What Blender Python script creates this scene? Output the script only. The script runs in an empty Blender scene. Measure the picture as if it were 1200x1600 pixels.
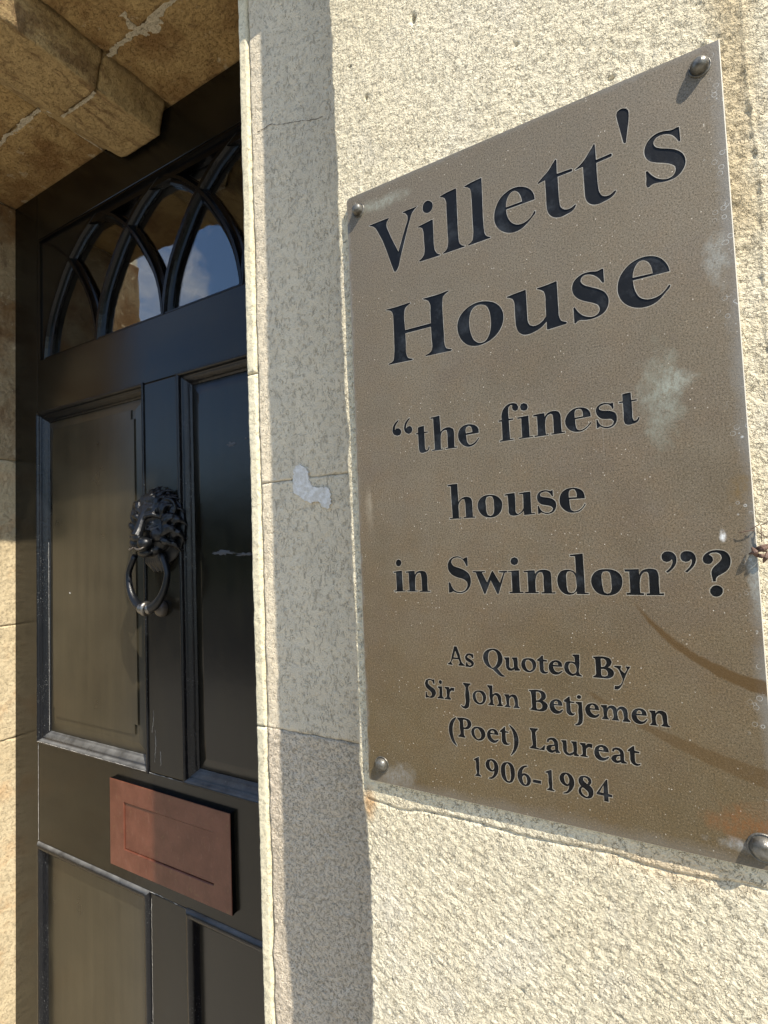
import bpy, bmesh, math, random
import numpy as np
from mathutils import Vector, Matrix
from mathutils.geometry import delaunay_2d_cdt, tessellate_polygon
random.seed(7)
R = math.radians
sc = bpy.context.scene
COL = sc.collection
H = 1.45                      # eye height above the pavement

# ------------------------------------------------------------------ camera
cam_d = bpy.data.cameras.new('camera')
cam = bpy.data.objects.new('camera', cam_d); COL.objects.link(cam)
cam_d.sensor_fit = 'VERTICAL'; cam_d.sensor_height = 36.0
cam_d.lens = 0.83624 / 1.6 * 36.0
cam_d.clip_start = 0.01; cam_d.clip_end = 500
right = Vector((0.86388917, 0.50207696, -0.04017735))
up = Vector((0.06374371, -0.0298556, 0.99751961))
fwd = Vector((-0.4996321, 0.86430745, 0.05779618))
mw = Matrix(((right.x, up.x, -fwd.x, 0), (right.y, up.y, -fwd.y, 0), (right.z, up.z, -fwd.z, H), (0, 0, 0, 1)))
cam.matrix_world = mw
sc.camera = cam

# ------------------------------------------------------------------ light
SUN = Vector((1.85, -1.0, 2.57)).normalized()
sun_d = bpy.data.lights.new('sun', 'SUN'); sun_d.energy = 5.0; sun_d.angle = R(0.5); sun_d.color = (1.0, 0.93, 0.82)
sun = bpy.data.objects.new('sun', sun_d); COL.objects.link(sun)
sun.rotation_euler = SUN.to_track_quat('Z', 'Y').to_euler(); sun.location = (4, -4, 6)
w = bpy.data.worlds.new('World'); sc.world = w; w.use_nodes = True
nt = w.node_tree; nt.nodes.clear()
wo = nt.nodes.new('ShaderNodeOutputWorld'); bg = nt.nodes.new('ShaderNodeBackground')
sky = nt.nodes.new('ShaderNodeTexSky'); sky.sky_type = 'NISHITA'; sky.sun_disc = False
sky.sun_elevation = math.asin(SUN.z); sky.sun_rotation = math.atan2(SUN.x, SUN.y)
sky.air_density = 1.0; sky.dust_density = 0.3; sky.ozone_density = 3.5
bg.inputs['Strength'].default_value = 0.15
tc = nt.nodes.new('ShaderNodeTexCoord')
n1 = nt.nodes.new('ShaderNodeTexNoise'); n1.inputs['Scale'].default_value = 3.2; n1.inputs['Detail'].default_value = 9; n1.inputs['Roughness'].default_value = 0.62
mp = nt.nodes.new('ShaderNodeMapping'); mp.inputs['Scale'].default_value = (1, 1, 2.0); mp.inputs['Location'].default_value = (1.9, 0.6, 1.4)
cr = nt.nodes.new('ShaderNodeValToRGB'); cr.color_ramp.elements[0].position = 0.52; cr.color_ramp.elements[1].position = 0.68
mx = nt.nodes.new('ShaderNodeMixRGB'); mx.inputs['Color2'].default_value = (5.6, 5.5, 5.4, 1)
L = nt.links.new
L(tc.outputs['Generated'], mp.inputs['Vector']); L(mp.outputs['Vector'], n1.inputs['Vector']); L(n1.outputs['Fac'], cr.inputs['Fac'])
L(cr.outputs['Color'], mx.inputs['Fac']); L(sky.outputs['Color'], mx.inputs['Color1']); L(mx.outputs['Color'], bg.inputs['Color'])
L(bg.outputs['Background'], wo.inputs['Surface'])
sc.view_settings.view_transform = 'Standard'; sc.view_settings.look = 'None'
sc.view_settings.exposure = 0.95; sc.view_settings.gamma = 1.0
sc.view_settings.use_curve_mapping = False
sc.render.engine = 'CYCLES'
sc.cycles.max_bounces = 8

# ------------------------------------------------------------------ node helper
class NB:
    def __init__(s, name):
        s.m = bpy.data.materials.new(name); s.m.use_nodes = True; s.t = s.m.node_tree
        s.p = s.t.nodes['Principled BSDF']; s.out = s.t.nodes['Material Output']
        s.tc = s.t.nodes.new('ShaderNodeTexCoord')
    def n(s, typ, **kw):
        nd = s.t.nodes.new(typ)
        for k, v in kw.items():
            if k.startswith('i_'): nd.inputs[k[2:].replace('_', ' ')].default_value = v
            else: setattr(nd, k, v)
        return nd
    def l(s, a, b): s.t.links.new(a, b); return b
    def coord(s, scale=(1, 1, 1), loc=(0, 0, 0), rot=(0, 0, 0)):
        m = s.n('ShaderNodeMapping'); m.inputs['Scale'].default_value = scale; m.inputs['Location'].default_value = loc; m.inputs['Rotation'].default_value = rot
        s.l(s.tc.outputs['Object'], m.inputs['Vector']); return m.outputs['Vector']
    def noise(s, scale, detail=4, rough=0.55, vec=None, dist=0.0):
        nd = s.n('ShaderNodeTexNoise'); nd.inputs['Scale'].default_value = scale; nd.inputs['Detail'].default_value = detail
        nd.inputs['Roughness'].default_value = rough; nd.inputs['Distortion'].default_value = dist
        s.l(vec if vec is not None else s.coord(), nd.inputs['Vector']); return nd.outputs['Fac']
    def voro(s, scale, vec=None, feature='F1', rnd=1.0):
        nd = s.n('ShaderNodeTexVoronoi', feature=feature); nd.inputs['Scale'].default_value = scale; nd.inputs['Randomness'].default_value = rnd
        s.l(vec if vec is not None else s.coord(), nd.inputs['Vector']); return nd.outputs['Distance']
    def ramp(s, f, stops):
        nd = s.n('ShaderNodeValToRGB'); e = nd.color_ramp.elements
        while len(e) < len(stops): e.new(0.5)
        for el, (p, c) in zip(e, stops):
            el.position = p; el.color = (*c, 1) if isinstance(c, tuple) else (c, c, c, 1)
        s.l(f, nd.inputs['Fac']); return nd.outputs['Color']
    def mix(s, f, a, b, mode='MIX'):
        nd = s.n('ShaderNodeMixRGB', blend_type=mode)
        for key, v in (('Fac', f), ('Color1', a), ('Color2', b)):
            if isinstance(v, (int, float)): nd.inputs[key].default_value = v if key == 'Fac' else (v, v, v, 1)
            elif isinstance(v, tuple): nd.inputs[key].default_value = (*v, 1)
            else: s.l(v, nd.inputs[key])
        return nd.outputs['Color']
    def math(s, op, a, b=0.0, c=None, clamp=False):
        nd = s.n('ShaderNodeMath', operation=op); nd.use_clamp = clamp
        for i, v in enumerate((a, b, c)):
            if v is None: continue
            if isinstance(v, (int, float)): nd.inputs[i].default_value = v
            else: s.l(v, nd.inputs[i])
        return nd.outputs[0]
    def xyz(s):
        nd = s.n('ShaderNodeSeparateXYZ'); s.l(s.tc.outputs['Object'], nd.inputs[0]); return nd.outputs
    def bump(s, h, dist, strength=1.0, normal=None):
        nd = s.n('ShaderNodeBump'); nd.inputs['Distance'].default_value = dist; nd.inputs['Strength'].default_value = strength
        s.l(h, nd.inputs['Height'])
        if normal is not None: s.l(normal, nd.inputs['Normal'])
        s.l(nd.outputs['Normal'], s.p.inputs['Normal']); return nd.outputs['Normal']
    def set(s, **kw):
        for k, v in kw.items():
            k = k.replace('_', ' ')
            if isinstance(v, tuple): v = (*v, 1)
            if hasattr(v, 'is_linked') or hasattr(v, 'links'): s.l(v, s.p.inputs[k])
            else: s.p.inputs[k].default_value = v
        return s.m
    def blob(s, cx, cz, rx, rz, soft=0.5, wob=0.6, wscale=60):
        # irregular elliptical patch mask in object space
        o = s.xyz()
        dx = s.math('DIVIDE', s.math('SUBTRACT', o[0], cx), rx); dz = s.math('DIVIDE', s.math('SUBTRACT', o[2], cz), rz)
        d = s.math('SQRT', s.math('ADD', s.math('MULTIPLY', dx, dx), s.math('MULTIPLY', dz, dz)))
        nz = s.math('MULTIPLY', s.math('SUBTRACT', s.noise(wscale, 5, 0.6), 0.5), wob * 4)
        d = s.math('ADD', d, nz)
        return s.math('SUBTRACT', 1.0, s.math('DIVIDE', s.math('SUBTRACT', d, 1 - soft), 2 * soft), clamp=True)

# ------------------------------------------------------------------ materials
def render_stone(name, a, b, stain=None, grain=900, bumpd=0.0007, streak=True, rough=0.9, pits=True, extra=None, worm=420, wz=0.8, wamt=0.35, fam=0.45):
    s = NB(name)
    n_l = s.noise(7, 6, 0.6); n_m = s.noise(45, 6, 0.65)
    c = s.mix(s.ramp(n_l, [(0.32, 0.0), (0.68, 1.0)]), a, b)
    c = s.mix(s.math('MULTIPLY', s.ramp(n_m, [(0.35, 1.0), (0.6, 0.0)]), 0.22), c, tuple(x * 0.72 for x in a))
    fine = s.noise(grain, 3, 0.6)
    c = s.mix(s.math('MULTIPLY', s.ramp(fine, [(0.36, 1.0), (0.5, 0.0)]), fam), c, tuple(x * 0.5 for x in a))
    if streak:
        st = s.noise(60, 4, 0.6, s.coord((1, 1, 0.07)))
        c = s.mix(s.math('MULTIPLY', s.ramp(st, [(0.58, 0.0), (0.72, 1.0)]), 0.3), c, tuple(x * 0.55 for x in b))
    wn = s.noise(worm, 2, 0.6, s.coord((1, 1, wz), (1.7, 0.3, 0.9)), 0.6)
    wm = s.math('MULTIPLY', s.ramp(wn, [(0.455, 0.0), (0.50, 1.0), (0.545, 0.0)]), s.ramp(s.noise(worm * 0.45, 3, 0.6, s.coord((1, 1, 1), (5, 1, 2))), [(0.47, 0.0), (0.58, 1.0)]))
    c = s.mix(s.math('MULTIPLY', wm, wamt), c, tuple(x * 0.42 for x in a))
    if extra: c = extra(s, c)
    hgt = s.math('SUBTRACT', s.math('ADD', fine, s.math('MULTIPLY', s.noise(grain * 0.3, 4, 0.6), 1.4)), s.math('MULTIPLY', wm, 0.9))
    if pits:
        v = s.voro(170, s.coord(), 'F1'); hgt = s.math('ADD', hgt, s.math('MULTIPLY', s.ramp(v, [(0.05, 0.0), (0.2, 1.0)]), 0.6))
    s.bump(hgt, bumpd)
    return s.set(Base_Color=c, Roughness=rough, Specular_IOR_Level=0.25)

def pier_extra(s, c):
    # brown soot stain near the upper right edge, small rust run at lower left
    m = s.blob(0.0275, H + 0.19, 0.0080, 0.075, 0.5, 0.5, 60)
    c = s.mix(s.math('MULTIPLY', m, 0.62), c, (0.36, 0.27, 0.14))
    m = s.blob(-0.176, H - 0.152, 0.004, 0.008, 0.5, 0.4, 120)
    c = s.mix(s.math('MULTIPLY', m, 0.6), c, (0.42, 0.20, 0.05))
    m = s.blob(-0.02, H - 0.148, 0.03, 0.006, 0.5, 0.5, 90)
    c = s.mix(s.math('MULTIPLY', m, 0.22), c, (0.50, 0.26, 0.08))
    m = s.noise(16, 5, 0.6, s.coord((1, 1, 1), (3, 1, 7)))
    c = s.mix(s.math('MULTIPLY', s.ramp(m, [(0.55, 0.0), (0.7, 1.0)]), 0.35), c, (0.50, 0.47, 0.41))
    return c
M_pier = render_stone('pier_render', (0.60, 0.520, 0.355), (0.65, 0.580, 0.425), grain=850, bumpd=0.0010, streak=False, pits=False, extra=pier_extra, worm=560, wz=0.7, wamt=0.38)
def case_extra(s, c):
    v = s.voro(230, s.coord((1, 1, 0.20), (0.3, 0, 0.2)))
    c = s.mix(s.math('MULTIPLY', s.ramp(v, [(0.10, 1.0), (0.22, 0.0)]), s.ramp(s.noise(40, 4, 0.6, s.coord((1, 1, 0.25))), [(0.50, 0.0), (0.64, 0.25)])), c, (0.30, 0.26, 0.20))
    return s.mix(s.math('MULTIPLY', s.ramp(s.noise(24, 6, 0.65, s.coord((1, 1, 0.2))), [(0.42, 0.0), (0.66, 1.0)]), 0.22), c, (0.40, 0.37, 0.30))
M_case = render_stone('surround_stone', (0.61, 0.52, 0.375), (0.66, 0.57, 0.415), grain=900, bumpd=0.0009, fam=0.15, extra=case_extra, worm=480, wz=0.3, wamt=0.06)
M_case_low = render_stone('surround_stone_coarse', (0.55, 0.465, 0.345), (0.61, 0.52, 0.395), grain=700, bumpd=0.0016, fam=0.3, worm=760, wz=0.9, wamt=0.25, streak=False)
M_bead = render_stone('surround_edge_stone', (0.60, 0.53, 0.36), (0.66, 0.60, 0.44), grain=700, bumpd=0.0004)
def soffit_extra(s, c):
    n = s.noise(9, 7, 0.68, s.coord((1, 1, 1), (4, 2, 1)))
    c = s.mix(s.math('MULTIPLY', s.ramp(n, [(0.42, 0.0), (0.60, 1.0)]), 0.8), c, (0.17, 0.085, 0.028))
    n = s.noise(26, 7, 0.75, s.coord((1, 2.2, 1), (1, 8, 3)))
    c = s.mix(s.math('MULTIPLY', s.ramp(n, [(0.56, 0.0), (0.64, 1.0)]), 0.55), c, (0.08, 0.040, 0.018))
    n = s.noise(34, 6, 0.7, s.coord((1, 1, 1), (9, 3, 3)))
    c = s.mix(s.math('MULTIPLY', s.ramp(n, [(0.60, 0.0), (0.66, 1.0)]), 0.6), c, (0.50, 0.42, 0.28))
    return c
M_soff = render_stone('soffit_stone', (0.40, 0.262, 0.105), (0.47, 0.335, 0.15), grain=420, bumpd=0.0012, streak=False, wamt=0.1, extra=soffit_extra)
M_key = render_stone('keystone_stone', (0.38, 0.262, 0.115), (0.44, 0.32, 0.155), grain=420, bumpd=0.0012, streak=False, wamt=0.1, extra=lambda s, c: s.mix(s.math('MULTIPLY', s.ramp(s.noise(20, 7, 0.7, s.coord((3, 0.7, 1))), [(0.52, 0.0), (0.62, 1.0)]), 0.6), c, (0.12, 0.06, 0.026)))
M_mortar = render_stone('lime_mortar', (0.50, 0.43, 0.30), (0.60, 0.53, 0.40), grain=500, bumpd=0.001, streak=False)
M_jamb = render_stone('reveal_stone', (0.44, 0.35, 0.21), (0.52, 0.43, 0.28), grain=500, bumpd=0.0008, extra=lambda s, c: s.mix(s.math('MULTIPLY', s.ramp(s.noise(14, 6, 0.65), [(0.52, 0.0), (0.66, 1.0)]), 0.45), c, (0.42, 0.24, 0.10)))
M_jamb_up = render_stone('reveal_stone_dark', (0.27, 0.20, 0.11), (0.36, 0.28, 0.17), grain=500, bumpd=0.0010, extra=soffit_extra)  # darker brown stone for the top reveal stone and the right reveal
M_wall = render_stone('facade_stone', (0.56, 0.50, 0.37), (0.62, 0.56, 0.42), grain=200, bumpd=0.001)
s = NB('white_filler'); c = s.mix(s.ramp(s.noise(260, 5, 0.65), [(0.42, 0.0), (0.6, 1.0)]), (0.52, 0.485, 0.42), (0.66, 0.64, 0.60)); s.bump(s.noise(700, 3), 0.0004)
M_filler = s.set(Base_Color=c, Roughness=0.8)

def paint(name, base, dust, rough, dustamt, grainz=True, coat=0.0, wob=0.00015, ior=1.34):
    s = NB(name)
    g = s.noise(55, 5, 0.6, s.coord((1, 1, 0.05) if grainz else (0.05, 1, 1)))
    n = s.noise(12, 6, 0.6); sp = s.noise(1400, 2, 0.5)
    m = s.math('MULTIPLY', s.math('ADD', s.math('MULTIPLY', s.ramp(n, [(0.3, 0.0), (0.7, 1.0)]), 0.6), s.math('MULTIPLY', s.ramp(g, [(0.35, 0.0), (0.65, 1.0)]), 0.4)), dustamt)
    c = s.mix(m, base, dust)
    c = s.mix(s.math('MULTIPLY', s.ramp(sp, [(0.70, 0.0), (0.76, 1.0)]), 0.12), c, (0.3, 0.28, 0.24))
    r = s.math('ADD', s.math('MULTIPLY', n, 0.16), rough - 0.08)
    h = s.math('ADD', g, s.math('MULTIPLY', s.noise(30, 4, 0.6), 1.2))
    s.bump(h, wob)
    s.p.inputs['Coat Weight'].default_value = coat; s.p.inputs['Coat Roughness'].default_value = 0.12
    return s.set(Base_Color=c, Roughness=r, IOR=ior)
M_door = paint('black_gloss_paint', (0.0022, 0.0021, 0.002), (0.013, 0.011, 0.0065), 0.22, 0.8, coat=0.0)
M_doorh = paint('black_gloss_paint_rail', (0.0022, 0.0021, 0.002), (0.013, 0.011, 0.0065), 0.22, 0.8, False, coat=0.0)
M_panel = paint('sunlit_tone_paint_panel', (0.008, 0.007, 0.0045), (0.034, 0.028, 0.016), 0.30, 1.0, coat=0.0, ior=1.52)  # left panels: paler copy, the sunlit tone is put into the paint
M_panel_d = paint('black_gloss_paint_panel', (0.0022, 0.0021, 0.002), (0.010, 0.0085, 0.005), 0.20, 1.0, coat=0.0, ior=1.38)  # same panel paint, darker copy for the shaded right side
def mould_mat():
    s = NB('worn_black_moulding')
    n = s.noise(420, 6, 0.75, s.coord()); n2 = s.noise(18, 4, 0.6)
    c = s.mix(s.math('MULTIPLY', s.ramp(n, [(0.60, 0.0), (0.68, 1.0)]), s.ramp(n2, [(0.45, 0.0), (0.65, 0.7)])), (0.004, 0.0045, 0.006), (0.40, 0.39, 0.36))
    ge = s.n('ShaderNodeNewGeometry'); sp_ = s.n('ShaderNodeSeparateXYZ'); s.l(ge.outputs['Normal'], sp_.inputs[0])
    c = s.mix(s.math('MULTIPLY', s.ramp(sp_.outputs[2], [(0.35, 0.0), (0.95, 1.0)]), s.ramp(s.noise(30, 5, 0.6), [(0.3, 0.25), (0.65, 0.8)])), c, (0.17, 0.17, 0.165))  # upward faces paler: sun and sky highlight put into the colour
    s.bump(s.noise(140, 5, 0.7), 0.0007)
    return s.set(Base_Color=c, Roughness=0.22, IOR=1.36)
M_mould = mould_mat()
s = NB('pale_paint_crack'); M_crack = s.set(Base_Color=(0.42, 0.40, 0.36), Roughness=0.8)
s = NB('black_glazing_bar'); s.bump(s.noise(160, 4, 0.7), 0.0005); M_bar = s.set(Base_Color=(0.0015, 0.0016, 0.002), Roughness=0.17, IOR=1.28)
s = NB('window_glass'); s.bump(s.noise(9, 2, 0.5), 0.0004); M_glass = s.set(Base_Color=(0.92, 0.95, 0.94), Roughness=0.0, IOR=1.75, Transmission_Weight=1.0)
s = NB('dark_room'); M_dark = s.set(Base_Color=(0.012, 0.011, 0.010), Roughness=0.9)
s = NB('black_iron')
c = s.mix(s.ramp(s.noise(300, 5, 0.7), [(0.60, 0.0), (0.75, 0.55)]), (0.004, 0.0045, 0.0055), (0.05, 0.05, 0.045))
s.bump(s.noise(420, 4, 0.6), 0.0004); M_iron = s.set(Base_Color=c, Roughness=0.36, IOR=1.38)
s = NB('worn_bare_iron'); s.bump(s.noise(300, 4, 0.6), 0.0004); M_worn = s.set(Base_Color=(0.16, 0.15, 0.135), Metallic=0.9, Roughness=0.3)
s = NB('worn_mouth_paint'); M_mouth = s.set(Base_Color=(0.055, 0.045, 0.035), Roughness=0.5)
s = NB('copper_paint')
c = s.mix(s.ramp(s.noise(24, 7, 0.65), [(0.35, 0.0), (0.68, 1.0)]), (0.080, 0.022, 0.011), (0.125, 0.042, 0.024))
c = s.mix(s.math('MULTIPLY', s.ramp(s.noise(160, 6, 0.7, s.coord((1, 1, 0.4))), [(0.58, 0.0), (0.7, 1.0)]), 0.35), c, (0.17, 0.10, 0.07))
c = s.mix(s.math('MULTIPLY', s.ramp(s.noise(90, 6, 0.7, s.coord((1, 1, 1), (5, 5, 5))), [(0.60, 0.0), (0.68, 1.0)]), 0.35), c, (0.16, 0.10, 0.04))
s.bump(s.noise(250, 4, 0.6), 0.0002); M_copper = s.set(Base_Color=c, Roughness=0.40, Specular_IOR_Level=0.35)

def plate_mat():
    s = NB('weathered_brass')
    o = s.xyz()
    n1_ = s.noise(14, 6, 0.65); n2_ = s.noise(60, 6, 0.7); n3_ = s.noise(1300, 4, 0.8)
    c = s.mix(s.ramp(n1_, [(0.35, 0.0), (0.65, 1.0)]), (0.108, 0.076, 0.041), (0.158, 0.116, 0.068))
    c = s.mix(s.math('MULTIPLY', s.ramp(s.noise(20, 6, 0.7, s.coord((1, 1, 1), (2, 9, 4))), [(0.44, 0.0), (0.62, 1.0)]), 0.5), c, (0.118, 0.078, 0.056))
    c = s.mix(s.math('MULTIPLY', s.ramp(s.noise(28, 7, 0.7, s.coord((1, 1, 1), (7, 3, 1))), [(0.40, 0.0), (0.62, 1.0)]), 0.35), c, (0.20, 0.170, 0.125))
    c = s.mix(s.math('MULTIPLY', s.ramp(n2_, [(0.47, 0.0), (0.62, 1.0)]), 0.45), c, (0.155, 0.10, 0.05))
    # sky reflection put into the colour: greyer at the top, olive brown lower down
    vz = s.math('DIVIDE', s.math('SUBTRACT', o[2], H - 0.13), 0.33, clamp=True)
    c = s.mix(s.math('MULTIPLY', vz, 0.75), c, (0.158, 0.136, 0.102))
    c = s.mix(s.math('MULTIPLY', s.ramp(vz, [(0.0, 1.0), (0.45, 0.0)]), 0.55), c, (0.100, 0.070, 0.027))
    # mottled speckle of oxide
    c = s.mix(s.math('MULTIPLY', s.ramp(n3_, [(0.40, 1.0), (0.50, 0.0)]), 0.75), c, (0.055, 0.045, 0.026))
    c = s.mix(s.math('MULTIPLY', s.ramp(n3_, [(0.57, 0.0), (0.68, 1.0)]), 0.6), c, (0.33, 0.265, 0.18))
    v = s.voro(420); c = s.mix(s.math('MULTIPLY', s.ramp(v, [(0.05, 1.0), (0.14, 0.0)]), s.ramp(s.noise(120, 3), [(0.52, 0.0), (0.6, 0.8)])), c, (0.62, 0.56, 0.46))
    # grey edges where polish has built up
    er = s.math('SUBTRACT', 0.0225, o[0]); el = s.math('ADD', o[0], 0.1742); eb = s.math('SUBTRACT', o[2], H - 0.1372); et = s.math('SUBTRACT', H + 0.2140, o[2])
    wob = s.math('MULTIPLY', s.math('SUBTRACT', s.noise(70, 5, 0.7), 0.5), 0.010)
    for e, wd, am in ((er, 0.0055, 0.75), (el, 0.0022, 0.6), (eb, 0.0055, 0.35), (et, 0.003, 0.45)):
        m = s.math('SUBTRACT', 1.0, s.math('DIVIDE', s.math('ADD', e, wob), wd), clamp=True)
        c = s.mix(s.math('MULTIPLY', m, am), c, (0.175, 0.165, 0.145))
    # dried drip rings in the right strip
    vr = s.voro(300, s.coord((1, 1, 1), (2, 0, 5))); ring = s.ramp(vr, [(0.26, 0.0), (0.30, 1.0), (0.34, 0.0)])
    m = s.math('SUBTRACT', 1.0, s.math('DIVIDE', er, 0.010), clamp=True)
    c = s.mix(s.math('MULTIPLY', s.math('MULTIPLY', ring, m), s.ramp(s.noise(90, 3), [(0.5, 0.0), (0.6, 0.7)])), c, (0.62, 0.64, 0.62))
    # verdigris and lime blotches
    BL = s.ramp(s.noise(520, 6, 0.8, s.coord((1, 1, 0.6))), [(0.36, 0.12), (0.62, 1.0)])
    for cx, cz, rx, rz, am, col in ((-0.0100, H + 0.061, 0.0065, 0.016, 0.6, (0.27, 0.29, 0.235)), (-0.0035, H + 0.067, 0.006, 0.004, 0.55, (0.33, 0.35, 0.29)),
                                    (0.0155, H + 0.118, 0.0035, 0.010, 0.55, (0.30, 0.31, 0.28)), (-0.150, H + 0.2030, 0.016, 0.0030, 0.6, (0.32, 0.33, 0.26)),
                                    (0.0103, H - 0.003, 0.0011, 0.0020, 1.0, (0.75, 0.75, 0.72)), (0.0180, H + 0.018, 0.0035, 0.0055, 0.7, (0.14, 0.09, 0.035)),
                                    (0.012, H - 0.122, 0.011, 0.006, 0.8, (0.19, 0.075, 0.022)), (-0.155, H - 0.131, 0.011, 0.005, 0.5, (0.27, 0.27, 0.25)),
                                    (0.0125, H - 0.131, 0.012, 0.0022, 0.7, (0.31, 0.32, 0.31)), (-0.166, H + 0.02, 0.002, 0.010, 0.5, (0.35, 0.30, 0.22)),
                                    (0.0205, H - 0.020, 0.0018, 0.012, 0.8, (0.33, 0.35, 0.32))):
        c = s.mix(s.math('MULTIPLY', s.math('MULTIPLY', s.blob(cx, cz, rx, rz, 0.6, 0.7, 130), am), BL), c, col)
    # two curved tea-coloured run marks
    for (p0, p1, p2, wd, am) in (((-0.0263, -0.0313), (-0.0003, -0.0570), (0.0217, -0.0662), 0.0013, 0.8), ((-0.0510, -0.0729), (-0.0146, -0.0914), (0.0150, -0.1015), 0.0011, 0.5)):
        A = np.array([[2 * p0[0], 2 * p0[1], 1], [2 * p1[0], 2 * p1[1], 1], [2 * p2[0], 2 * p2[1], 1]]); B = np.array([p[0] ** 2 + p[1] ** 2 for p in (p0, p1, p2)])
        cx, cz, k = np.linalg.solve(A, B); rr = math.sqrt(k + cx * cx + cz * cz)
        dx = s.math('SUBTRACT', o[0], float(cx)); dz = s.math('SUBTRACT', o[2], float(cz) + H)
        d = s.math('ABSOLUTE', s.math('SUBTRACT', s.math('SQRT', s.math('ADD', s.math('MULTIPLY', dx, dx), s.math('MULTIPLY', dz, dz))), rr))
        d = s.math('ADD', d, s.math('MULTIPLY', s.math('SUBTRACT', s.noise(180, 5, 0.6), 0.5), 0.0022))
        # widens to the right, starts at p0
        wdn = s.math('ADD', s.math('MULTIPLY', s.math('SUBTRACT', o[0], p0[0]), 0.045), wd)
        m = s.math('DIVIDE', s.math('SUBTRACT', wdn, d), 0.0010, clamp=True)
        m = s.math('MULTIPLY', m, s.math('DIVIDE', s.math('SUBTRACT', o[0], p0[0] - 0.0006), 0.006, clamp=True))
        m = s.math('MULTIPLY', m, s.math('LESS_THAN', o[2], H + p0[1] + 0.004))
        c = s.mix(s.math('MULTIPLY', m, am), c, (0.080, 0.044, 0.013))
    # fine vertical scratches
    sx = s.noise(500, 2, 0.4, s.coord((1, 1, 0.03))); c = s.mix(s.math('MULTIPLY', s.ramp(sx, [(0.73, 0.0), (0.76, 1.0)]), 0.10), c, (0.5, 0.46, 0.4))
    s.bump(s.math('ADD', n3_, s.math('MULTIPLY', n2_, 0.8)), 0.00012)
    r = s.math('ADD', s.math('MULTIPLY', n2_, 0.22), 0.40)
    return s.set(Base_Color=c, Roughness=r, Metallic=0.22, Specular_IOR_Level=0.2)
M_plate = plate_mat()
s = NB('brass_cut_edge'); M_cut = s.set(Base_Color=(0.50, 0.47, 0.40), Metallic=0.35, Roughness=0.5)
s = NB('brass_lip'); c = s.mix(s.ramp(s.noise(260, 5, 0.7), [(0.35, 0.0), (0.62, 1.0)]), (0.19, 0.155, 0.11), (0.33, 0.30, 0.24)); M_lip = s.set(Base_Color=c, Roughness=0.5, Metallic=0.35)
s = NB('black_letter_enamel')
c = s.mix(s.ramp(s.noise(110, 6, 0.7), [(0.50, 0.0), (0.72, 1.0)]), (0.003, 0.0032, 0.0035), (0.022, 0.025, 0.028))
s.bump(s.noise(350, 5, 0.65), 0.00012); M_letter = s.set(Base_Color=c, Roughness=s.math('ADD', s.math('MULTIPLY', s.noise(90, 4, 0.6), 0.25), 0.34), Specular_IOR_Level=0.2)
s = NB('rivet_metal'); c = s.mix(s.ramp(s.noise(220, 5, 0.6), [(0.4, 0.0), (0.65, 1.0)]), (0.06, 0.052, 0.038), (0.17, 0.16, 0.135)); s.bump(s.noise(500, 3, 0.6), 0.0004); M_rivet = s.set(Base_Color=c, Metallic=0.4, Roughness=0.36)
s = NB('dry_leaf'); M_leaf = s.set(Base_Color=(0.085, 0.045, 0.028), Roughness=0.7)
s = NB('cobweb_thread'); M_web = s.set(Base_Color=(0.6, 0.56, 0.5), Roughness=0.6)
s = NB('paving'); c = s.mix(s.noise(3, 6, 0.6), (0.30, 0.27, 0.22), (0.38, 0.35, 0.29)); M_pave = s.set(Base_Color=c, Roughness=0.9)
s = NB('asphalt'); c = s.mix(s.noise(200, 4, 0.6), (0.04, 0.04, 0.04), (0.07, 0.07, 0.068)); M_road = s.set(Base_Color=c, Roughness=0.9)
s = NB('ground_grass'); c = s.mix(s.noise(2, 6, 0.6), (0.05, 0.08, 0.025), (0.09, 0.11, 0.04)); M_ground = s.set(Base_Color=c, Roughness=1.0)
s = NB('leaves'); c = s.mix(s.noise(3, 5, 0.6), (0.025, 0.045, 0.015), (0.06, 0.09, 0.03)); M_leaves = s.set(Base_Color=c, Roughness=0.7)
s = NB('bark'); M_bark = s.set(Base_Color=(0.09, 0.065, 0.045), Roughness=0.9)

# ------------------------------------------------------------------ object helpers
def link(o, parent=None): COL.objects.link(o); o.parent = parent; return o
def empty(name, label, cat, loc=(0, 0, 0), group=None):
    o = bpy.data.objects.new(name, None); COL.objects.link(o); o.location = loc; o['label'] = label; o['category'] = cat
    o.empty_display_size = 0.05
    if group: o['group'] = group
    return o
def obj(name, me, mat, parent=None, label=None):
    o = bpy.data.objects.new(name, me); COL.objects.link(o)
    for m in (mat if isinstance(mat, (list, tuple)) else [mat]): me.materials.append(m)
    if parent is not None:
        o.parent = parent
        off = parent.matrix_parent_inverse  # parents sit at their own place, keep mesh in world coordinates
        loc = Vector((0, 0, 0)); q = parent
        while q is not None: loc += q.location; q = q.parent
        o.location = -loc
    if label: o['label'] = label
    return o
def mesh(name, vs, fs, smooth=False, mats=None):
    me = bpy.data.meshes.new(name); me.from_pydata([tuple(v) for v in vs], [], [tuple(f) for f in fs]); me.update()
    if smooth: me.polygons.foreach_set('use_smooth', [True] * len(me.polygons))
    if mats is not None: me.polygons.foreach_set('material_index', mats)
    return me
def bmm(name, bm, smooth=False):
    bmesh.ops.recalc_face_normals(bm, faces=bm.faces[:])
    me = bpy.data.meshes.new(name); bm.to_mesh(me); bm.free()
    if smooth: me.polygons.foreach_set('use_smooth', [True] * len(me.polygons))
    return me
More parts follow.
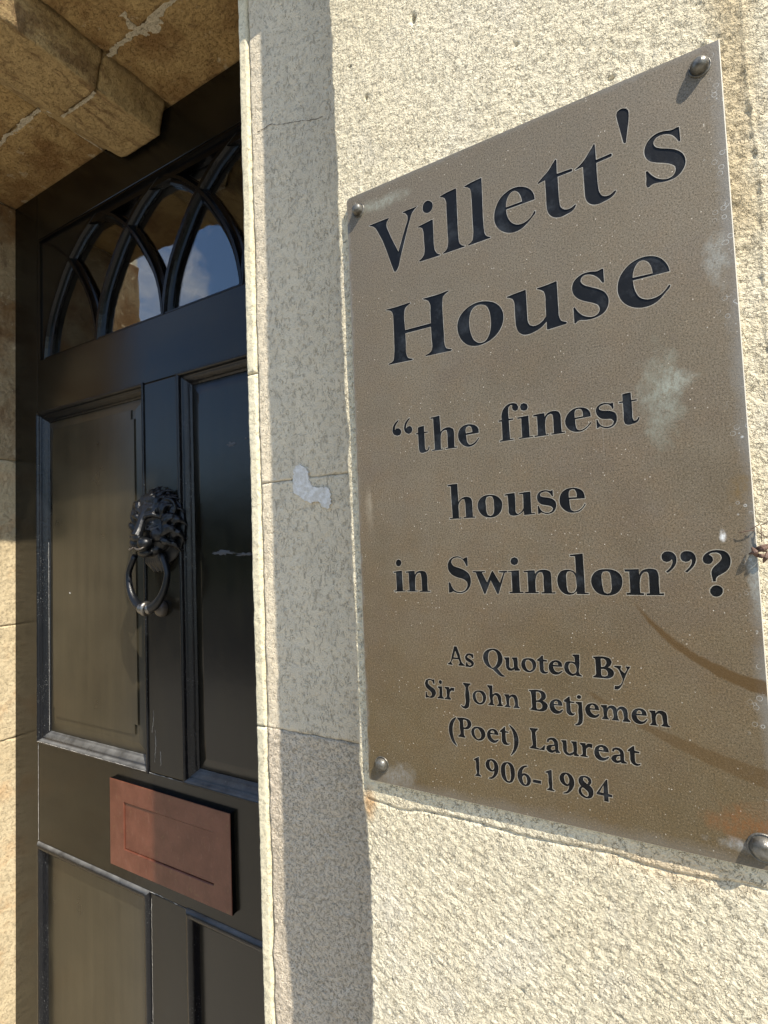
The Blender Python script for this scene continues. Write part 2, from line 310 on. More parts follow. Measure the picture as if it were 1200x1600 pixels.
def boxm(name, x0, x1, y0, y1, z0, z1, bev=0.0, seg=2):
    bm = bmesh.new(); bmesh.ops.create_cube(bm, size=1.0)
    bmesh.ops.scale(bm, vec=(x1 - x0, y1 - y0, z1 - z0), verts=bm.verts); bmesh.ops.translate(bm, vec=((x0 + x1) / 2, (y0 + y1) / 2, (z0 + z1) / 2), verts=bm.verts)
    if bev > 0: bmesh.ops.bevel(bm, geom=bm.edges[:], offset=bev, segments=seg, affect='EDGES', profile=0.6)
    return bmm(name, bm)
def box(name, mat, parent, x0, x1, y0, y1, z0, z1, bev=0.0, label=None): return obj(name, boxm(name, x0, x1, y0, y1, z0, z1, bev), mat, parent, label)
rng = np.random.default_rng(5)
def vn(nx, nz, cx, cz):
    g = rng.random((int(cz) + 3, int(cx) + 3)); u = np.linspace(0, cx, nx); v = np.linspace(0, cz, nz)
    ui = u.astype(int); vi = v.astype(int); fu = u - ui; fv = v - vi; fu = fu * fu * (3 - 2 * fu); fv = fv * fv * (3 - 2 * fv)
    a = g[np.ix_(vi, ui)]; b = g[np.ix_(vi, ui + 1)]; c_ = g[np.ix_(vi + 1, ui)]; d = g[np.ix_(vi + 1, ui + 1)]
    return (a * (1 - fu) + b * fu) * (1 - fv[:, None]) + (c_ * (1 - fu) + d * fu) * fv[:, None] - 0.5
def fbm(nx, nz, wx, wz, cell, oct=3, gain=0.55, aniso=1.0):
    h = np.zeros((nz, nx)); a = 1
    for i in range(oct): h += a * vn(nx, nz, wx / cell, wz / (cell * aniso)); cell *= 0.5; a *= gain
    return h
def gridmesh(name, P):
    nz, nx, _ = P.shape; me = bpy.data.meshes.new(name)
    idx = np.arange(nx * nz).reshape(nz, nx); f = np.stack([idx[:-1, :-1], idx[:-1, 1:], idx[1:, 1:], idx[1:, :-1]], -1).reshape(-1, 4)
    me.vertices.add(nx * nz); me.vertices.foreach_set('co', P.reshape(-1).astype(np.float32))
    me.loops.add(f.size); me.loops.foreach_set('vertex_index', f.reshape(-1).astype(np.int32))
    me.polygons.add(len(f)); me.polygons.foreach_set('loop_start', np.arange(0, f.size, 4, dtype=np.int32))
    me.polygons.foreach_set('use_smooth', np.ones(len(f), dtype=bool))
    me.update(calc_edges=True); me.validate(); return me

# ------------------------------------------------------------------ key distances (metres from the eye plane)
YA, YC, YD = 0.2735, 0.339, 0.627      # pier face, door surround face, door face
XL, XR = -1.326, -0.3275               # door opening
ZS = H + 0.815                         # soffit
YS = 0.363                             # front of the lintel

# ------------------------------------------------------------------ setting
def sheet(name, x0, x1, y0, y1, z, mat):
    me = mesh(name, [(x0, y0, z), (x1, y0, z), (x1, y1, z), (x0, y1, z)], [(0, 1, 2, 3)]); o = obj(name, me, mat); o['kind'] = 'structure'; return o
sheet('ground', -120, 120, -120, 60, -0.15, M_ground)
sheet('road', -80, 80, -9.0, -3.0, -0.146, M_road)
o = box('pavement', M_pave, None, -80, 80, -3.0, 0.345, -0.16, 0.0, 0.0); o['kind'] = 'structure'
o = box('far_pavement', M_pave, None, -80, 80, -11.0, -9.0, -0.16, -0.02, 0.0); o['kind'] = 'structure'

# ------------------------------------------------------------------ the house
house = empty('stone_house', 'cream stone and rendered house front with a deep doorway and projecting pier', 'building', (0, YC, 0))
# pier face: real relief
def build_pier():
    x1, z0, z1 = 0.075, H - 0.31, H + 0.37; x0 = -0.1835; st = 0.00062
    nx = int((x1 - x0) / st) + 1; nz = int((z1 - z0) / st) + 1; wx, wz = x1 - x0, z1 - z0
    X, Z = np.meshgrid(np.linspace(x0, x1, nx), np.linspace(z0, z1, nz))
    big = fbm(nx, nz, wx, wz, 0.06, 3)
    mid = fbm(nx, nz, wx, wz, 0.008, 2)
    g0 = fbm(nx, nz, wx, wz, 0.0030, 2, 0.7, 1.5); g1 = fbm(nx, nz, wx, wz, 0.0034, 2, 0.6)
    gr = 0.75 * np.clip(1 - np.abs(g0) / 0.09, 0, 1) * np.clip(g1 * 5 + 0.4, 0, 1) + 0.45 * fbm(nx, nz, wx, wz, 0.0016, 1)
    # lower part: oblique trowel ripples
    sh = np.clip((H - 0.12 - Z) / 0.05, 0, 1)
    rip = fbm(nx, nz, wx, wz, 0.0046, 3, 0.75, 0.42)
    # oblique shear of the ripples by rolling columns
    for j in range(nx): rip[:, j] = np.roll(rip[:, j], -int(j * 0.5 + 5 * math.sin(j * 0.021)))
    y = 0.0008 * big + 0.00030 * mid + 0.00046 * gr * (1 - 0.5 * sh) + 0.00042 * rip * (0.06 + sh * 0.94)
    # crease below the plaque: old mortar fillet
    zc = H - 0.1372 - 0.0125 + 0.0012 * np.sin(X * 90) + 0.002 * (fbm(nx, 2, wx, 0.1, 0.02, 3)[0])[None, :]
    y += 0.0009 * np.exp(-((Z - zc) / 0.0008) ** 2) * (X > -0.178) * (X < 0.03)
    y -= 0.0004 * ((Z > zc) & (Z < H - 0.13) & (X > -0.178) & (X < 0.03))
    # vertical joint ridge right of the plaque
    xr = 0.0325 + 0.0007 * np.sin(Z * 60) + 0.0012 * (fbm(2, nz, 0.1, wz, 0.03, 3)[:, 0])[:, None]
    y -= 0.0004 * np.exp(-((X - xr) / 0.0009) ** 2)
    rough = (X < xr) & (X > xr - 0.018) & (Z > H + 0.10)
    y += rough * 0.0012 * np.maximum(0, fbm(nx, nz, wx, wz, 0.005, 2, 0.7))
    # pits
    pit = [(-0.1249, H + 0.3092, 0.0011, 0.0026, 0.004), (-0.159, H + 0.276, 0.0009, 0.0014, 0.003), (-0.0211, H + 0.2206, 0.0016, 0.0008, 0.002)]
    for i in range(34): pit.append((random.uniform(x0, x1), random.uniform(z0, z1), random.uniform(0.0006, 0.0012), random.uniform(0.0006, 0.0014), random.uniform(0.0008, 0.0018)))
    for px, pz, rx, rz, dp in pit: y += dp * np.exp(-(((X - px) / rx) ** 2 + ((Z - pz) / rz) ** 2))
    # chipped left arris
    ez = np.array([-1.5, -1.017, -0.872, -0.7285, -0.5885, -0.4805, -0.351, 0.034, 0.1846, 0.2508, 0.3067, 0.706, 0.899, 1.056, 1.298, 1.6]) * YA + H
    ex = np.array([-.6615, -.6615, -.6549, -.6539, -.6599, -.670, -.6678, -.6694, -.6715, -.6663, -.6737, -.6750, -.6738, -.6739, -.6764, -.6764]) * YA
    zz = Z[:, 0]; e = np.interp(zz, ez, ex) + 0.0011 * fbm(2, nz, 0.1, wz, 0.012, 4, 0.6)[:, 0]
    low = np.clip((H - 0.15 - zz) / 0.05, 0, 1); e = e + low * 0.0012 * fbm(2, nz, 0.1, wz, 0.006, 3, 0.7)[:, 0]
    t = np.clip((X - x0) / 0.02, 0, 1)
    X2 = X + (e[:, None] - x0) * (1 - t)
    d = X2 - e[:, None]; y += 0.0022 * np.clip(1 - d / 0.0022, 0, 1) ** 2
    P = np.stack([X2, YA + y, Z], -1)
    # return to the surround
    cols = []
    for k in range(1, 8): 
        c_ = P[:, 0].copy(); c_[:, 1] = P[:, 0, 1] + (YC + 0.004 - P[:, 0, 1]) * k / 7; c_[:, 0] += 0.0012 * k / 7 + 0.0006 * fbm(2, nz, .1, wz, 0.01, 3)[:, 0]; cols.append(c_)
    P = np.concatenate([np.stack(cols[::-1], 1), P], 1)
    return gridmesh('pier_face', P)
pier = obj('pier', boxm('pier', -0.176, 1.2, YA + 0.008, 0.62, 0, 4.2), M_pier, house)
obj('pier_render', build_pier(), M_pier, pier)
box('pier_render', M_pier, pier, -0.1815, 1.2, YA + 0.0003, YA + 0.03, H + 0.37, 4.2)
box('pier_render', M_pier, pier, -0.1800, 1.2, YA + 0.0003, YA + 0.03, 0, H - 0.31)
box('pier_render', M_pier, pier, 0.0752, 1.2, YA - 0.0003, YA + 0.03, H - 0.31, H + 0.37)

# surround blocks (flat face behind the pier) with mortar joints
def stone_grid(name, x0, x1, z0, z1, y, st, amp, mat, parent, label=None, edge=0.002, chips=0.0, ys=None):
    nx = max(8, int((x1 - x0) / st)); nz = max(8, int((z1 - z0) / st)); wx, wz = x1 - x0, z1 - z0
    X, Z = np.meshgrid(np.linspace(x0, x1, nx), np.linspace(z0, z1, nz))
    d = amp * (fbm(nx, nz, wx, wz, 0.05, 3) + 0.8 * fbm(nx, nz, wx, wz, 0.007, 3, 0.7))
    ed = np.minimum(np.minimum(X - x0, x1 - X), np.minimum(Z - z0, z1 - Z))
    er = edge * (1 + chips * fbm(nx, nz, wx, wz, 0.012, 3, 0.6) * 2)
    d = d + np.clip(er, 0.0003, 1) * np.clip(1 - ed / np.clip(er, 0.0003, 1), 0, 1) ** 2
    P = np.stack([X, y + d, Z], -1)
    def ring(a, off): return a
    # skirt back
    full = np.zeros((nz + 2, nx + 2, 3)); full[1:-1, 1:-1] = P
    full[0, 1:-1] = P[0]; full[-1, 1:-1] = P[-1]; full[:, 0] = full[:, 1]; full[:, -1] = full[:, -2]
    full[0, :, 1] = y + 0.03; full[-1, :, 1] = y + 0.03; full[:, 0, 1] = y + 0.03; full[:, -1, 1] = y + 0.03
    return obj(name, gridmesh(name, full), mat, parent, label)
joints = [H - 0.55, H - 0.148, H + 0.0545, H + 0.60]
XB = -0.3160   # groove between the edge strip and the flat face
labs = ['coarse grey block below the lower joint of the door surround', 'smooth pale block with white filler marks', None, None]
for i in range(3):
    stone_grid('surround_block', XB + 0.0009, -0.172, joints[i] + 0.00015, joints[i + 1] - 0.00015, YC, 0.0012 if i == 0 else 0.0014, 0.0011 if i == 0 else 0.0007,
               M_case_low if i == 0 else M_case, house, labs[i], 0.0007 if i else 0.0012, 0.9)
bz = [H - 0.55, H - 0.148, H + 0.150, H + 0.60]
for i in range(3):
    stone_grid('surround_edge_stone', XR, XB - 0.0007 , bz[i] + 0.0003, bz[i + 1] - 0.0003, YC - 0.0012, 0.0008, 0.0005, M_bead, house, 'narrow sunlit arris strip of the door surround' if i == 1 else None, 0.0022, 0.15)
obj('surround_core', boxm('surround_core', XR + 0.0008, -0.170, YC + 0.006, YD + 0.06, 0, ZS + 0.001), M_jamb_up, house)  # dark colour cuts the light bounced from this unseen right reveal
box('surround_block', M_case, house, XR, -0.17, YC, YC + 0.02, 0.0, H - 0.5515, 0.001)
box('surround_block', M_case, house, XR, -0.17, YC, YC + 0.02, H + 0.6015, ZS, 0.001)
# unseen cap block added to cast the shadow on top of the surround
box('shadow_cap', M_bead, house, XR + 0.001, -0.17, YC - 0.0235, YC + 0.004, H + 0.5085, H + 0.56, 0.002)
def wall_crack(pts, wd, y, mat, name, label=None):
    vs = []; fs = []; line = []
    for a, b in zip(pts[:-1], pts[1:]):
        a = Vector(a); b = Vector(b); n = max(2, int((b - a).length / 0.002))
        line += [a.lerp(b, k / n) + Vector((random.uniform(-.0003, .0003), random.uniform(-.0005, .0005))) for k in range(n)]
    for i, p in enumerate(line):
        w_ = wd * random.uniform(0.15, 1.0); vs += [(p.x, y - 0.0002, H + p.y + w_ / 2), (p.x, y - 0.0002, H + p.y - w_ / 2)]
        if i: b_ = 2 * i; fs.append((b_ - 2, b_ - 1, b_ + 1, b_))
    return obj(name, mesh(name, vs, fs), mat, house, label)
s = NB('crack_shadow_dirt'); M_dirt = s.set(Base_Color=(0.12, 0.10, 0.075), Roughness=1.0)
wall_crack([(-0.309, 0.362), (-0.2933, 0.363), (-0.280, 0.357), (-0.262, 0.352), (-0.246, 0.346), (-0.236, 0.345)], 0.0009, YC - 0.0002, M_dirt, 'hairline_crack', 'fine crack across the upper part of the surround')
# white filler patches on the surround
def patch(pts, y, th, mat, name, parent, label):
    n = len(pts); out = []
    for i in range(n):
        a = Vector(pts[i]); b = Vector(pts[(i + 1) % n])
        for k in range(4):
            p = a.lerp(b, k / 4); out.append((p.x + random.uniform(-.0009, .0009), p.y + random.uniform(-.0009, .0009)))
    cx = sum(p[0] for p in out) / len(out); cz = sum(p[1] for p in out) / len(out)
    m = len(out); vs = [(p[0], y, H + p[1]) for p in out] + [(p[0], y - th, H + p[1]) for p in out]
    fs = [(i, (i + 1) % m, m + (i + 1) % m, m + i) for i in range(m)]
    top = [Vector((v[0], v[2], 0)) for v in vs[m:]]
    for t in tessellate_polygon([top]): fs.append(tuple(m + k for k in t))
    bm = bmesh.new(); bv = [bm.verts.new(v) for v in vs]
    for f in fs:
        try: bm.faces.new([bv[k] for k in f])
        except ValueError: pass
    return obj(name, bmm(name, bm), mat, parent, label)
bl = [(-0.2789, 0.062), (-0.2732, 0.0658), (-0.2678, 0.0641), (-0.2633, 0.0588), (-0.2641, 0.0546), (-0.2597, 0.0473), (-0.2513, 0.0449), (-0.2448, 0.0454), (-0.2423, 0.0389), (-0.2422, 0.0316), (-0.2443, 0.0281), (-0.2506, 0.0312), (-0.2543, 0.0357), (-0.2623, 0.0341), (-0.2702, 0.0369), (-0.2782, 0.044), (-0.2793, 0.0506), (-0.2784, 0.0571)]
patch(bl, YC + 0.0006, 0.0020, M_filler, 'filler_patch', house, 'ragged white filler patch on the grey surround')
patch([(-0.2488 + 0.0042 * math.cos(t * .5236), -0.1094 + 0.006 * math.sin(t * .5236)) for t in range(12)], YC + 0.0005, 0.0006, M_case, 'filler_patch', house, 'small round pale filler spot')
bl2 = [(-0.2489 + 0.0024 * math.cos(t * .7854), -0.1094 + 0.0035 * math.sin(t * .7854)) for t in range(8)]

# reveals
jz = [0.0, H - 0.395, H - 0.149, H + 0.22, ZS - 0.001]
for i in range(4):
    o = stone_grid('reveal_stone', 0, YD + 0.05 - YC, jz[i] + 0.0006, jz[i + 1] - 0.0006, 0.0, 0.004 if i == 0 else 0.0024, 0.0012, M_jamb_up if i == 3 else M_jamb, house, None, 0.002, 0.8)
    # turn the slab so that it faces right, standing on the left side of the opening
    me = o.data; co = np.empty(len(me.vertices) * 3, np.float32); me.vertices.foreach_get('co', co); co = co.reshape(-1, 3)
    new = np.stack([XL - co[:, 1], YC + 0.0 + co[:, 0], co[:, 2]], -1); me.vertices.foreach_set('co', new.reshape(-1)); me.flip_normals(); me.update()
box('facade_wall', M_wall, house, -4.0, XL - 0.006, YC + 0.0005, YD + 0.08, 0, 4.2)
box('facade_wall', M_wall, house, XL - 0.0059, XR, YS + 0.0005, YD + 0.08, ZS + 0.032, 4.2)
box('facade_wall', M_wall, house, XR + 0.0001, 1.2, YC + 0.0205, YD + 0.08, ZS + 0.032, 4.2)
# cornice hood over the doorway, set clear of the sun's path into the porch
box('cornice', M_wall, house, -1.75, 0.0, 0.25, YS - 0.002, H + 1.25, H + 1.31, 0.004)
box('door_step', M_pave, house, XL + 0.001, XR - 0.001, YC - 0.02, YD + 0.1, 0.0, 0.09, 0.006)

# soffit stones and dropped keystone
def soffit_stone(name, xs, y0, y1, zf, mat, amp=0.001, label=None, st=0.0035):
    # underside slab; xs = (left, right) at the face, zf height
    x0, x1 = xs; nx = max(8, int((x1 - x0) / st)); ny = max(8, int((y1 - y0) / st))
    X, Y = np.meshgrid(np.linspace(x0, x1, nx), np.linspace(y0, y1, ny)); wx, wy = x1 - x0, y1 - y0
    d = amp * (1.5 * fbm(nx, ny, wx, wy, 0.08, 3) + 0.8 * fbm(nx, ny, wx, wy, 0.012, 3, 0.7))
    ed = np.minimum(np.minimum(X - x0, x1 - X), np.minimum(Y - y0, y1 - Y)); er = 0.004 * (1 + 1.6 * fbm(nx, ny, wx, wy, 0.02, 3, 0.6)); er = np.clip(er, 0.0005, 1)
    Z = zf + d + er * np.clip(1 - ed / er, 0, 1) ** 2
    P = np.stack([X, Y, Z], -1); full = np.zeros((ny + 2, nx + 2, 3)); full[1:-1, 1:-1] = P
    full[0, 1:-1] = P[0]; full[-1, 1:-1] = P[-1]; full[:, 0] = full[:, 1]; full[:, -1] = full[:, -2]
    for sl in ((0, slice(None)), (-1, slice(None)), (slice(None), 0), (slice(None), -1)): full[sl][..., 2] = zf + 0.03
    me = gridmesh(name, full); me.flip_normals(); return obj(name, me, mat, house, label)
YJ = 0.508
soffit_stone('soffit_stone', (XL - 0.005, -0.984), YS, YJ - 0.001, ZS, M_soff)
soffit_stone('soffit_stone', (XL - 0.005, -0.984), YJ + 0.001, YD + 0.05, ZS, M_soff, label='brown soffit stone next to the door, left of the keystone')
soffit_stone('soffit_stone', (-0.783, XR), YS, YJ - 0.001, ZS, M_soff)
soffit_stone('soffit_stone', (-0.783, XR), YJ + 0.001, YD + 0.05, ZS, M_soff, label='brown soffit stone next to the door, right of the keystone')
def mortar_run(pts, wdt, proud, name='mortar_joint'):
    # ragged, slightly proud smear of lime mortar along a joint of the soffit
    vs = []; fs = []; line = []
    for a, b in zip(pts[:-1], pts[1:]):
        a = Vector(a); b = Vector(b); n = max(3, int((b - a).length / 0.0022)); line += [a.lerp(b, k / n) for k in range(n)]
    line.append(Vector(pts[-1])); wl = wr = wdt * 0.5; sp = 1.0
    for i, p in enumerate(line):
        wl = min(wdt * 1.6, max(wdt * 0.15, wl + random.uniform(-.5, .5) * wdt)); wr = min(wdt * 1.6, max(wdt * 0.15, wr + random.uniform(-.5, .5) * wdt))
        d = (line[min(i + 1, len(line) - 1)] - line[max(i - 1, 0)]).normalized(); nn = Vector((-d.y, d.x, 0)); 
        h = proud * random.uniform(0.3, 1.3)
        for off, hh in ((wl, -0.0012), (wl * 0.8, h), (wl * 0.2, h * random.uniform(0.2, 1.0)), (-wr * 0.8, h), (-wr, -0.0012)):
            q = p + nn * off; vs.append((q.x, q.y, q.z - hh))
        if i:
            for k in range(4): c_ = i * 5 + k; fs.append((c_ - 5, c_ - 4, c_ + 1, c_))
    return obj(name, mesh(name, vs, fs), M_mortar, house)
mortar_run([(XL, YJ, ZS), (-0.984, YJ, ZS)], 0.0045, 0.0006)
mortar_run([(-0.783, YJ, ZS), (XR, YJ, ZS)], 0.0045, 0.0006)
mortar_run([(-0.80 + 0.10, YJ - 0.03, ZS), (-0.70, YJ + 0.012, ZS), (-0.66, YJ, ZS)], 0.010, 0.0006)
mortar_run([(-0.984, YS, ZS), (-0.984, YD, ZS)], 0.0016, 0.0008)
# keystone: two voussoir pieces dropped below the soffit
def keystone(y0, y1, lab):
    zb = H + 0.762; pr = [(-0.984, ZS + 0.02), (-0.984, ZS - 0.001), (-0.950, ZS - 0.022), (-0.912, zb + 0.002), (-0.904, zb), (-0.8035, zb), (-0.8020, zb + 0.0015), (-0.7855, ZS - 0.001), (-0.7845, ZS + 0.02)]
    # resample profile
    pts = []
    for a, b in zip(pr[:-1], pr[1:]):
        n = max(1, int(math.hypot(b[0] - a[0], b[1] - a[1]) / 0.004))
        for k in range(n): pts.append((a[0] + (b[0] - a[0]) * k / n, a[1] + (b[1] - a[1]) * k / n))
    pts.append(pr[-1]); P = np.array(pts); n = len(P); ny = max(6, int((y1 - y0) / 0.004)); ys = np.linspace(y0, y1, ny)
    nrm = np.stack([np.gradient(P[:, 1]), -np.gradient(P[:, 0])], -1); nrm /= np.linalg.norm(nrm, axis=1)[:, None] + 1e-9
    d = 0.0022 * (fbm(n, ny, 0.3, y1 - y0, 0.05, 3) + fbm(n, ny, 0.3, y1 - y0, 0.012, 3, 0.7))
    ed = np.minimum(ys - y0, y1 - ys)[:, None]; d = d - 0.003 * np.clip(1 - ed / 0.003, 0, 1) ** 2
    G = np.zeros((ny, n, 3)); G[..., 0] = P[None, :, 0] + nrm[None, :, 0] * d; G[..., 1] = ys[:, None]; G[..., 2] = P[None, :, 1] + nrm[None, :, 1] * d
    cap = lambda row, yy: np.stack([np.linspace(row[0, 0], row[-1, 0], n), np.full(n, yy), np.full(n, ZS + 0.02)], -1)
    G = np.concatenate([cap(G[0], y0)[None], G, cap(G[-1], y1)[None]], 0)
    me = gridmesh('keystone', G)
    return obj('keystone', me, M_key, house, lab)
keystone(0.250, 0.503, 'outer piece of the dropped keystone')
keystone(0.505, YD - 0.004, 'inner piece of the dropped keystone')
mortar_run([(-0.955, 0.504, ZS - 0.02), (-0.905, 0.504, H + 0.763)], 0.003, 0.001)
mortar_run([(-0.905, 0.504, H + 0.7625), (-0.81, 0.504, H + 0.7625)], 0.003, 0.001)
box('lintel_core', M_soff, house, XL - 0.005, XR - 0.0005, YS + 0.012, YD + 0.05, ZS + 0.012, ZS + 0.0315)
stone_grid('lintel_face', XL - 0.004, XR - 0.001, ZS + 0.002, H + 0.999, YS - 0.001, 0.006, 0.001, M_wall, house)

# ------------------------------------------------------------------ the door
door = empty('front_door', 'black gloss panelled front door with gothic fanlight set deep in the stone doorway', 'door', ((XL + XR) / 2, YD, 0.1))
k_ = 0.627
XC = -1.308 * k_; MW = 0.048
sx0, sx1 = XL + 0.0015, -1.962 * k_
px1, px2 = -1.385 * k_, -1.232 * k_
rx0, rx1 = -0.655 * k_, XR - 0.0015
zT = ZS - 0.003; zF1 = H + 1.125 * k_; zF0 = H + 0.686 * k_; zP1 = H + 0.497 * k_; zP0 = H - 0.621 * k_; zQ1 = H - 0.950 * k_; zQ0 = 0.34; zB = 0.10
DT = 0.042
B1 = 0.0016
def dbox(name, x0, x1, z0, z1, mat=M_door, y=YD, th=DT, label=None, bev=B1): return box(name, mat, door, x0, x1, y, y + th, z0, z1, bev, label)
dbox('stile', sx0, sx1, zB, zT, label='hinge side stile by the left reveal'); dbox('stile', rx0, rx1, zB, zT)
g = 0.0004
dbox('top_rail', sx1 + g, rx0 - g, zF1, zT, M_doorh)
dbox('fanlight_rail', sx1 + g, rx0 - g, zP1, zF0, M_doorh)
dbox('lock_rail', sx1 + g, rx0 - g, zQ1, zP0, M_doorh)
dbox('bottom_rail', sx1 + g, rx0 - g, zB, zQ0, M_doorh)
dbox('muntin', px1, px2, zP0 + g, zP1 - g); dbox('muntin', px1 , px2, zQ0 + g, zQ1 - g)
def rectsweep(name, x0, x1, z0, z1, prof, mat, y=YD, smooth=True):
    vs = []; fs = []
    for (o_, d) in prof: vs += [(x0 + o_, y + d, z0 + o_), (x1 - o_, y + d, z0 + o_), (x1 - o_, y + d, z1 - o_), (x0 + o_, y + d, z1 - o_)]
    for i in range(len(prof) - 1):
        for k in range(4): a = i * 4 + k; b = i * 4 + (k + 1) % 4; fs.append((a, b, b + 4, a + 4))
    bm = bmesh.new(); bv = [bm.verts.new(v) for v in vs]
    for f in fs: bm.faces.new([bv[k] for k in f])
    # split mitres: mark long corner edges sharp via edge split
    me = bmm(name, bm, smooth); 
    o = obj(name, me, mat, door)
    # subdivide along runs for a slightly uneven hand-painted line
    return o
def sweep4(name, x0, x1, z0, z1, prof, mat, y=YD, n=40, wob=0.00035, label=None):
    corners = lambda o_: [(x0 + o_, z0 + o_), (x1 - o_, z0 + o_), (x1 - o_, z1 - o_), (x0 + o_, z1 - o_)]
    vs = []; fs = []
    for side in range(4):
        base = len(vs)
        for i, (o_, d) in enumerate(prof):
            c_ = corners(o_); a = c_[side]; b = c_[(side + 1) % 4]
            for k in range(n + 1):
                t = k / n; wv = 0 if k in (0, n) else wob * (math.sin(k * 1.7 + i) * 0.4 + random.uniform(-.5, .5))
                vs.append((a[0] + (b[0] - a[0]) * t, y + d + wv, a[1] + (b[1] - a[1]) * t))
        for i in range(len(prof) - 1):
            for k in range(n): a = base + i * (n + 1) + k; fs.append((a, a + 1, a + n + 2, a + n + 1))
    return obj(name, mesh(name, vs, fs, True), mat, door, label)
ovolo = [(-0.0030, 0.0005), (-0.0026, -0.0022), (-0.0010, -0.0034), (0.0012, -0.0030), (0.0030, -0.0008), (0.0042, 0.0022), (0.0046, 0.0040), (0.0072, 0.0046), (0.0096, 0.0062), (0.0125, 0.0098), (0.0150, 0.0122), (0.0156, 0.0142), (0.0180, 0.0148), (0.0188, 0.0166)]
roll = [(-0.0015, 0.0006), (-0.0005, -0.0020), (0.0030, -0.0052), (0.0075, -0.0060), (0.0120, -0.0040), (0.0150, 0.0004), (0.0160, 0.0050), (0.0175, 0.0075), (0.0185, 0.0100)]
def notched(x0, x1, z0, z1, nx, nz, y, th, mat, name, label=None):
    P = [(x0 + nx, z0), (x1 - nx, z0), (x1 - nx, z0 + nz), (x1, z0 + nz), (x1, z1 - nz), (x1 - nx, z1 - nz), (x1 - nx, z1), (x0 + nx, z1), (x0 + nx, z1 - nz), (x0, z1 - nz), (x0, z0 + nz), (x0 + nx, z0 + nz)]
    bm = bmesh.new(); f = bm.faces.new([bm.verts.new((x, y + th, z)) for x, z in P])
    r = bmesh.ops.extrude_face_region(bm, geom=[f]); vv = [e for e in r['geom'] if isinstance(e, bmesh.types.BMVert)]
    bmesh.ops.translate(bm, vec=(0, -th, 0), verts=vv)
    fe = [e for e in bm.edges if all(v in vv for v in e.verts)]
    bmesh.ops.bevel(bm, geom=fe, offset=0.0011, segments=2, affect='EDGES')
    return obj(name, bmm(name, bm), mat, door, label)
def upper_panel(x0, x1, z0, z1, lab, M_panel=M_panel):
    sweep4('moulding', x0, x1, z0, z1, ovolo, M_mould)
    pn = obj('panel', boxm('panel', x0 + 0.004, x1 - 0.004, YD + 0.0172, YD + 0.030, z0 + 0.004, z1 - 0.004), M_panel, door, lab)
    # bevelled margin rising to the field
    mg = [(0.0185, 0.0171), (0.0395, 0.0118), (0.0405, 0.0118)]
    sweep4('panel_margin', x0, x1, z0, z1, mg, M_panel, n=24, wob=0.0001)
    notched(x0 + 0.0400, x1 - 0.0400, z0 + 0.054, z1 - 0.038, 0.009, 0.018, YD + 0.0092, 0.006, M_panel, 'raised_field')
    # filler for the wide top and bottom margins
    box('panel_margin', M_panel, door, x0 + 0.0402, x1 - 0.0402, YD + 0.0117, YD + 0.0172, z0 + 0.0402, z1 - 0.0402)
upper_panel(sx1, px1, zP0, zP1, 'left upper panel with notched raised field, its sunlit brown partly put into the paint')
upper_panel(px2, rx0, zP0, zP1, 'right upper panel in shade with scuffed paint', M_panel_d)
for x0, x1 in ((sx1, px1), (px2, rx0)):
    sweep4('moulding', x0, x1, zQ0, zQ1, roll, M_mould, label=None)
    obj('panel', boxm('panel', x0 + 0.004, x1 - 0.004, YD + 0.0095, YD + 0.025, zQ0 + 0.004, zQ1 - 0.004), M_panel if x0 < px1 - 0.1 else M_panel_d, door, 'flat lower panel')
# hairline cracks of pale filler in the paint
def crack(pts, wd, y=YD, jit=0.0008, name='paint_crack'):
    vs = []; fs = []; prev = None
    line = []
    for a, b in zip(pts[:-1], pts[1:]):
        a = Vector(a); b = Vector(b); n = max(2, int((b - a).length / 0.0025))
        for k in range(n): line.append(a.lerp(b, k / n))
    line.append(Vector(pts[-1]))
    on = True
    for i, p in enumerate(line):
        if random.random() < 0.12: on = not on
        ww = wd * (random.uniform(0.35, 1.0) if on else 0.12)
        d = (line[min(i + 1, len(line) - 1)] - line[max(i - 1, 0)]).normalized(); nn = Vector((-d.y, d.x)) * ww / 2
        q = p + Vector((random.uniform(-jit, jit), random.uniform(-jit, jit))) * 0.5
        vs += [(q.x + nn.x, y - 0.0001, q.y + nn.y), (q.x, y - 0.0004, q.y), (q.x - nn.x, y - 0.0001, q.y - nn.y)]
        if i: b_ = i * 3; fs += [(b_ - 3, b_ - 2, b_ + 1, b_), (b_ - 2, b_ - 1, b_ + 2, b_ + 1)]
    return obj(name, mesh(name, vs, fs), M_crack, door)
crack([(sx1 - 0.0002, zQ1 + 0.004), (sx1 - 0.0001, zP0 - 0.004)], 0.0010)
crack([(px1 + 0.001, zP0 - 0.001), (px2 - 0.001, zP0 - 0.0015)], 0.0012)
crack([(px1 - 0.012, zQ1 - 0.006), (px1 - 0.004, zQ1 + 0.0005), (px1 + 0.02, zQ1 + 0.001), (px2, zQ1 - 0.001)], 0.0014)
crack([(px1 + 0.004, zQ1 - 0.01), (px1 + 0.003, zQ0 + 0.2)], 0.0012, YD, 0.001)
crack([(px1 - 0.0030, zQ1 - 0.01), (px1 - 0.0028, zQ0 + 0.2)], 0.0012, YD - 0.0004, 0.001)
crack([(px2 - 0.003, zQ1 - 0.002), (px2 - 0.002, zQ1 - 0.09)], 0.0010)
crack([(sx1 + 0.0166, zP0 + 0.02), (sx1 + 0.0166, zP0 + 0.42)], 0.0009, YD + 0.0140, 0.0006)
crack([(sx1 + 0.0010, zQ1 - 0.02), (sx1 + 0.0012, zQ0 + 0.1)], 0.0009, YD - 0.0026, 0.0008)
crack([(sx1 + 0.002, zP0 + 0.0015), (px1 - 0.002, zP0 + 0.0015)], 0.0010, YD - 0.0036, 0.0006)
